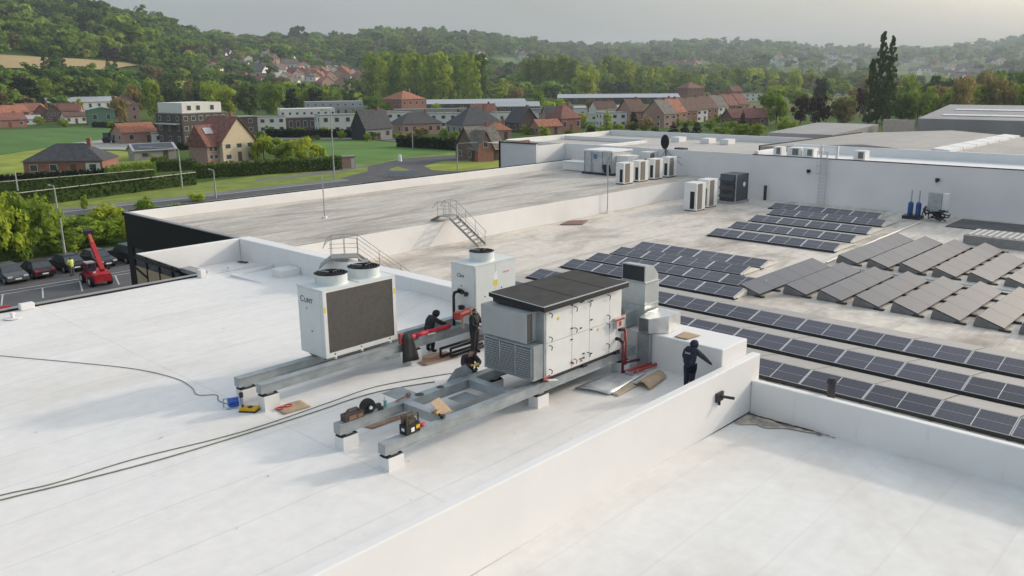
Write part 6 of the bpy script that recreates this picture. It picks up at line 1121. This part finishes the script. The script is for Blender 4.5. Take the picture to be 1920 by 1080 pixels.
p = onz(752, 332); br = thing('road_barrier', 'grey panelled crash barrier at the junction', 'barrier', p, face(p, -8))
for k in range(3): part('panel', Bx(-2.6 + k * 1.75, -.03, .25, -1.0 + k * 1.75, .03, 1.1), metalr, br, local=True)
for k in range(4): part('post', Bx(-2.75 + k * 1.75, -.06, 0, -2.63 + k * 1.75, .06, 1.2), lamp_m, br, local=True)
part('rail', Bx(-2.75, -.04, 1.2, 2.8, .04, 1.28), lamp_m, br, local=True)
p = onz(652, 315); kb = thing('kiosk', 'small pink plastered cabin at the end of the long hedge', 'cabin', p, face(p, 10)); part('wall', Bx(-1.3, -1, 0, 1.3, 1, 2.2), brick_p, kb, local=True); part('roof', Bx(-1.5, -1.2, 2.201, 1.5, 1.2, 2.4), flat, kb, local=True); part('door', Bx(.5, -1.05, .1, 1.2, -1.002, 2.0), frame, kb, local=True)
p = onz(750, 303); ms = thing('marker_stone', 'white painted stone marker at the lawn corner', 'marker', p); part('stone', MB().cyl((0, 0, 0), (0, 0, 1.3), .45, .35, n=10), wlab, ms, local=True); part('cap', MB().ball((0, 0, 1.3), .35, 5, 0, .6), wlab, ms, local=True)
p = onz(205, 268); tr_ = thing('tractor', 'teal tractor parked on the gravel yard by the barn', 'tractor', p, face(p, 60)); teal = mat('teal_paint', (.05, .13, .15), .5)
part('bonnet', Bx(-.5, -2.2, .8, .5, -.4, 1.7), teal, tr_, local=True); part('cab', MB().prism([(-.8, -.4, 1.0), (.8, -.4, 1.0), (.7, -.3, 2.8), (-.7, -.3, 2.8)], (0, 1.6, 0)), glass, tr_, local=True); part('cab_roof', Bx(-.85, -.5, 2.81, .85, 1.4, 2.95), teal, tr_, local=True)
for x in (-.95, .65): part('wheel', MB().cyl((x, .7, .85), (x + .3, .7, .85), .85, n=18), rubber, tr_, local=True); part('wheel', MB().cyl((x + .05, -1.7, .5), (x + .3, -1.7, .5), .5, n=16), rubber, tr_, local=True)

# ================================================================== car park traffic
def car(label, loc, rz, colr, L_=4.4, W_=1.78, H_=1.48, suv=False):
    t = thing('parked_car', label, 'car', loc, rz, 'cars parked along the shrub bank'); x = L_ / 2; y = W_ / 2; cm = mat('car_' + label.split()[0] + label.split()[1], colr, .3, .3, var=.05, spec=.6)
    prof = [(-x, .32), (-x, .68), (-x + .12, .86), (-x + .55, .95 if not suv else 1.05), (x - 1.25, .95 if not suv else 1.02), (x - .25, .78), (x, .62), (x, .32)]; b = MB(); n = len(prof)
    for s, k in ((-1, .96), (-1, 1), (1, 1), (1, .96)): b.v += [(px * (1 if k == 1 else .985), s * y * k, z if k == 1 else z * .99) for px, z in prof]
    rows = [(0, 1), (1, 2), (2, 3)]; 
    for a, c in rows:
        for i in range(n): j = (i + 1) % n; b.f.append((a * n + i, a * n + j, c * n + j, c * n + i)); b.m.append(0)
    b.f += [tuple(range(n)), tuple(range(3 * n, 4 * n))[::-1]]; b.m += [0, 0]; bo = part('body', b, cm, t, local=True)
    z0 = .95; z1 = H_; c0, c1 = -x + (.25 if suv else .45), x - 1.15; r0, r1 = -x + (.55 if suv else 1.0), x - 1.95
    b = MB(); b.add([(c0, -y * .93, z0), (c1, -y * .93, z0), (c1, y * .93, z0), (c0, y * .93, z0), (r0, -y * .76, z1), (r1, -y * .76, z1), (r1, y * .76, z1), (r0, y * .76, z1)], [(0, 1, 5, 4), (1, 2, 6, 5), (2, 3, 7, 6), (3, 0, 4, 7)]); part('windows', b, glass, t, local=True)
    b = MB(); b.prism([(r0, -y * .765, z1 - .01), (r1, -y * .765, z1 - .01), (r1 - .1, -y * .72, z1 + .04), (r0 + .1, -y * .72, z1 + .04)], (0, 0, .01)); b.add([(r0 - .05, -y * .77, z1 - .02), (r1 + .05, -y * .77, z1 - .02), (r1 + .05, y * .77, z1 - .02), (r0 - .05, y * .77, z1 - .02), (r0 + .12, -y * .68, z1 + .05), (r1 - .1, -y * .68, z1 + .05), (r1 - .1, y * .68, z1 + .05), (r0 + .12, y * .68, z1 + .05)], [(0, 1, 5, 4), (1, 2, 6, 5), (2, 3, 7, 6), (3, 0, 4, 7), (4, 5, 6, 7)]); part('roof', b, cm, t, local=True)
    for sx in (-x + .82, x - .85):
        for s in (-1, 1): wl = part('wheel', MB().cyl((sx, s * (y - .2), .32), (sx, s * (y + .01), .32), .32, n=18), rubber, t, local=True); part('rim', MB().cyl((sx, s * (y + .011), .32), (sx, s * (y + .02), .32), .2, n=12), lamp_m, wl, local=True)
    for s in (-1, 1): part('headlight', Bx(x - .12, s * y * .72 - .18, .6, x + .012, s * y * .72 + .18, .74), frame, t, local=True); part('tail_light', Bx(-x - .012, s * y * .78 - .12, .7, -x + .1, s * y * .78 + .12, .86), redb, t, local=True)
    part('plate', Bx(x + .005, -.26, .42, x + .02, .26, .53), wlab, t, local=True); part('plate', Bx(-x - .02, -.26, .45, -x - .005, .26, .56), wlab, t, local=True)
    return t
car('grey hatchback parked leftmost by the bank, nose to the building', (22.9, 82.3, GZ + .02), R(-88), (.10, .105, .11)); car('dark maroon car second from the left, tail to the building', (25.2, 82.6, GZ + .02), R(92), (.05, .025, .03)); car('black estate beside the person in hi-vis', (28.0, 83.2, GZ + .02), R(95), (.015, .015, .02)); car('charcoal car half hidden behind the red boom', (30.7, 82.8, GZ + .02), R(-86), (.03, .032, .035)); car('black tall suv at the right end by the black facade', (33.6, 83.0, GZ + .02), R(94), (.018, .018, .02), 4.7, 1.88, 1.68, True)
person('person in yellow hi-vis jacket standing behind the black estate', (27.3, 79.9, GZ + .02), R(100), dict(elL=(.1, .27, 1.12), wrL=(.3, .2, 1.05), elR=(.1, -.27, 1.12), wrR=(.3, -.2, 1.05)), [hiv, gry, skinm, hairm, boot, skinm], girth=1.15)
tl = thing('telehandler', 'red telehandler with raised boom standing in the car park', 'telehandler', (27.6, 75.3, GZ + .02), R(86)); rp = mat('machine_red', (.42, .02, .03), .45, var=.2, scale=1.5)
part('chassis', MB().prism([(-1.9, -.8, .5), (1.8, -.8, .5), (2.0, -.8, .95), (1.0, -.8, 1.35), (-1.6, -.8, 1.45), (-2.0, -.8, 1.05)], (0, 1.6, 0)), rp, tl, local=True)
cb_ = part('cab', MB().prism([(-.6, .05, 1.1), (.8, .05, 1.1), (.55, .05, 2.15), (-.5, .05, 2.15)], (0, .75, 0)), glass, tl, local=True); part('cab_roof', Bx(-.6, .0, 2.16, .65, .85, 2.25), mat('machine_pale', (.5, .42, .42), .5), cb_, local=True)
for x in (-.62, .8): part('cab_pillar', MB().cyl((x, .82, 1.1), (x * .8, .82, 2.17), .05, n=6), rp, cb_, local=True)
bm3 = part('boom', MB().prism([(-1.5, -.45, 1.3), (-1.7, -.45, 1.7), (.3, -.35, 4.3), (.6, -.35, 4.05)], (0, .42, 0)), rp, tl, local=True); part('boom_extension', MB().prism([(.25, -.3, 3.95), (.1, -.3, 4.15), (.75, -.28, 5.0), (.95, -.28, 4.85)], (0, .3, 0)), mat('machine_orange', (.5, .10, .04), .5), bm3, local=True); part('boom_head', MB().prism([(.7, -.5, 4.75), (1.2, -.5, 4.9), (1.2, -.5, 5.45), (.7, -.5, 5.25)], (0, .8, 0)), darkm, bm3, local=True); part('ram', MB().cyl((-.6, -.25, 1.4), (-.4, -.25, 3.0), .07, n=8), lamp_m, bm3, local=True)
for x in (-1.25, 1.25):
    for s in (-1, 1): wl = part('wheel', MB().cyl((x, s * .72, .5), (x, s * 1.05, .5), .5, n=20), rubber, tl, local=True); part('rim', MB().cyl((x, s * 1.051, .5), (x, s * 1.07, .5), .26, n=12), frame, wl, local=True)
part('counterweight', Bx(-2.35, -.75, .55, -1.95, .75, 1.3), rp, tl, local=True); part('mirror', Bx(-1.0, -1.15, 1.4, -.85, -.9, 1.75), darkm, tl, local=True); part('lamp', Bx(-2.0, .5, 1.46, -1.85, .72, 1.58), wlab, tl, local=True)

tl.scale = (.86,) * 3
# ================================================================== far woods on the slopes, read as one mass
def inpoly(x, y, pts):
    c = False; n = len(pts); j = n - 1
    for i in range(n):
        a, b_ = pts[i], pts[j]
        if (a[1] > y) != (b_[1] > y) and x < (b_[0] - a[0]) * (y - a[1]) / (b_[1] - a[1]) + a[0]: c = not c
        j = i
    return c
CLEAR = [[(-60, 100), (0, 104), (80, 109), (205, 116), (270, 124), (262, 150), (215, 160), (130, 160), (0, 158), (-60, 158)], [(550, 136), (700, 136), (705, 176), (560, 176)], [(470, 134), (560, 134), (560, 158), (470, 158)], [(1225, 118), (1325, 118), (1325, 134), (1225, 134)], [(1685, 122), (1830, 122), (1830, 172), (1685, 172)], [(880, 108), (985, 108), (985, 130), (880, 130)]]
THIN = [[(380, 100), (560, 98), (705, 128), (705, 178), (550, 178), (380, 164)], [(1430, 104), (1640, 104), (1640, 145), (1430, 145)], [(1660, 112), (1920, 112), (1920, 175), (1660, 175)]]
def woods():
    g = np.random.default_rng(3); base = bpy.data.meshes.new('ico'); bm2 = bmesh.new(); bmesh.ops.create_icosphere(bm2, subdivisions=2, radius=1); vs = np.array([v.co[:] for v in bm2.verts]); fs = np.array([[v.index for v in f.verts] for f in bm2.faces]); bm2.free()
    fw = -RW[:, 2]; th0 = math.atan2(fw[1], fw[0]); P = []
    N = 12500
    th = th0 + g.uniform(-.75, .75, N); u = g.random(N)
    x0 = np.cos(th); y0 = np.sin(th); b = bearing_px(x0, y0); d0 = np.interp(b, D0[:, 0], D0[:, 1]); dr = np.interp(b, DR[:, 0], DR[:, 1])
    d0 = d0 * np.interp(b, [500, 760, 1000], [1, .9, .62]); d = d0 * 1.03 * (dr * 1.02 / d0) ** (u ** .62); x = x0 * d; y = y0 * d; z = relief(x, y)
    cl = np.sin(x * .011 + 1.3) * np.sin(y * .013) + .6 * np.sin(x * .029) * np.sin(y * .027 + 2)
    keep = []
    for i in range(N):
        dens = np.interp(b[i], [-400, 300, 420, 700, 1000, 1920], [1., 1., .72, .8, .78, .7]); t = (d[i] - d0[i]) / (dr[i] - d0[i])
        if t > .7: dens = 1.
        if g.random() > dens + .35 * cl[i]: continue
        pp = proj((x[i], y[i], z[i])); keep.append((g.random() < .35 or not any(inpoly(pp[0], pp[1], q) for q in THIN)) and not any(inpoly(pp[0], pp[1], q) for q in CLEAR) and i or -1)
    k = np.array([i for i in keep if i >= 0]); n = len(k)
    h_ = (9.5 + 9 * g.random(n)) * (d[k] / 1300) ** .35; wd = h_ * g.uniform(.38, .62, n)
    rot = np.zeros((n, 3)); rot[:, 2] = g.uniform(0, 6.28, n); big = np.exp(g.normal(0, .22, n)); h_ = h_ * big; wd = wd * big * 1.25
    pal = np.array([(.11, .18, .036), (.15, .235, .044), (.21, .30, .052), (.065, .115, .032), (.28, .31, .06), (.18, .155, .07), (.085, .06, .045)]); pr_ = np.array([.3, .25, .14, .17, .07, .04, .03]); pt = np.sin(x[k] * .012 + 1) * np.sin(y[k] * .014 + .5) + .7 * np.sin(x[k] * .031 + y[k] * .022); ci = np.where(g.random(n) < .45, np.where(pt > .5, 2, np.where(pt > 0, 1, np.where(pt > -.6, 0, 3))), g.choice(7, n, p=pr_)); colr = pal[ci] * g.uniform(.85, 1.5, (n, 1))
    me = bpy.data.meshes.new('hill_woods'); me.vertices.add(n); me.vertices.foreach_set('co', np.stack([x[k], y[k], z[k] - .5], 1).ravel())
    for nm, ty, dat in (('siz', 'FLOAT_VECTOR', np.stack([wd * 1.9, wd * 1.9, h_ * 1.08], 1)), ('rot', 'FLOAT_VECTOR', rot)): me.attributes.new(nm, ty, 'POINT').data.foreach_set('vector', dat.ravel())
    me.attributes.new('tint', 'FLOAT_COLOR', 'POINT').data.foreach_set('color', np.concatenate([colr, np.ones((n, 1))], 1).ravel()); me.attributes.new('pick', 'INT', 'POINT').data.foreach_set('value', g.integers(0, 4, n).astype(np.int32)); me.update()
    m = bpy.data.materials.new('woods'); m.use_nodes = True; t = m.node_tree; bs = t.nodes['Principled BSDF']; bs.inputs['Roughness'].default_value = .85; bs.inputs['Specular IOR Level'].default_value = .08
    a = t.nodes.new('ShaderNodeAttribute'); a.attribute_type = 'INSTANCER'; a.attribute_name = 'tint'; t.links.new(a.outputs['Color'], bs.inputs['Base Color']); tr = t.nodes.new('ShaderNodeBsdfTranslucent'); t.links.new(a.outputs['Color'], tr.inputs[0]); ms = t.nodes.new('ShaderNodeMixShader'); ms.inputs[0].default_value = .4; t.links.new(bs.outputs[0], ms.inputs[1]); t.links.new(tr.outputs[0], ms.inputs[2]); t.links.new(ms.outputs[0], [q for q in t.nodes if q.type == 'OUTPUT_MATERIAL'][0].inputs[0])
    colw = bpy.data.collections.new('wood_crowns')
    for i in range(4):
        cm_ = leaf_crown(420, ('round', 'round', 'bush', 'tall')[i], (.075, .085, .10, .055)[i], (13, 18, 10, 20)[i], 90 + i); cm_.materials.append(m); colw.objects.link(bpy.data.objects.new('wood_crown', cm_))
    o = tag(link('hill_woods', me), 'mixed spring woodland covering the slopes around the valley', 'woodland', kind='stuff')
    ng = bpy.data.node_groups.new('scatter', 'GeometryNodeTree'); ng.interface.new_socket('Geometry', in_out='INPUT', socket_type='NodeSocketGeometry'); ng.interface.new_socket('Geometry', in_out='OUTPUT', socket_type='NodeSocketGeometry'); N_ = ng.nodes.new; l = ng.links.new
    gi = N_('NodeGroupInput'); go = N_('NodeGroupOutput'); ip = N_('GeometryNodeInstanceOnPoints'); cn = N_('GeometryNodeCollectionInfo'); cn.inputs['Collection'].default_value = colw; cn.inputs['Separate Children'].default_value = True; cn.inputs['Reset Children'].default_value = True; ip.inputs['Pick Instance'].default_value = True
    for nm, ty, sk_ in (('siz', 'FLOAT_VECTOR', 'Scale'), ('rot', 'FLOAT_VECTOR', 'Rotation'), ('pick', 'INT', 'Instance Index')):
        na = N_('GeometryNodeInputNamedAttribute'); na.data_type = ty; na.inputs['Name'].default_value = nm; l(na.outputs['Attribute'], ip.inputs[sk_])
    l(gi.outputs[0], ip.inputs['Points']); l(cn.outputs[0], ip.inputs['Instance']); l(ip.outputs[0], go.inputs[0]); o.modifiers.new('scatter', 'NODES').node_group = ng
woods()
# mast on the far right ridge
q = hit(1583, 92); solo('radio_mast', MB().cyl((q.x, q.y, q.z), (q.x, q.y, q.z + 45), 1.2, .6, n=6), lamp_m, 'thin radio mast on the far ridge left of the columnar poplars', 'mast')
# ================================================================== haze
b = MB(); b.box(-6500, -6500, GZ - 1.5, 6500, 6500, 330); hz = solo('haze', b, [], kind='stuff'); hm = bpy.data.materials.new('haze'); hm.use_nodes = True; t = hm.node_tree; t.nodes.clear(); oo = t.nodes.new('ShaderNodeOutputMaterial'); vv = t.nodes.new('ShaderNodeVolumePrincipled'); vv.inputs['Color'].default_value = (.80, .90, 1, 1); vv.inputs['Density'].default_value = HAZE; vv.inputs['Anisotropy'].default_value = .2; t.links.new(vv.outputs[0], oo.inputs['Volume']); hz.data.materials.append(hm)
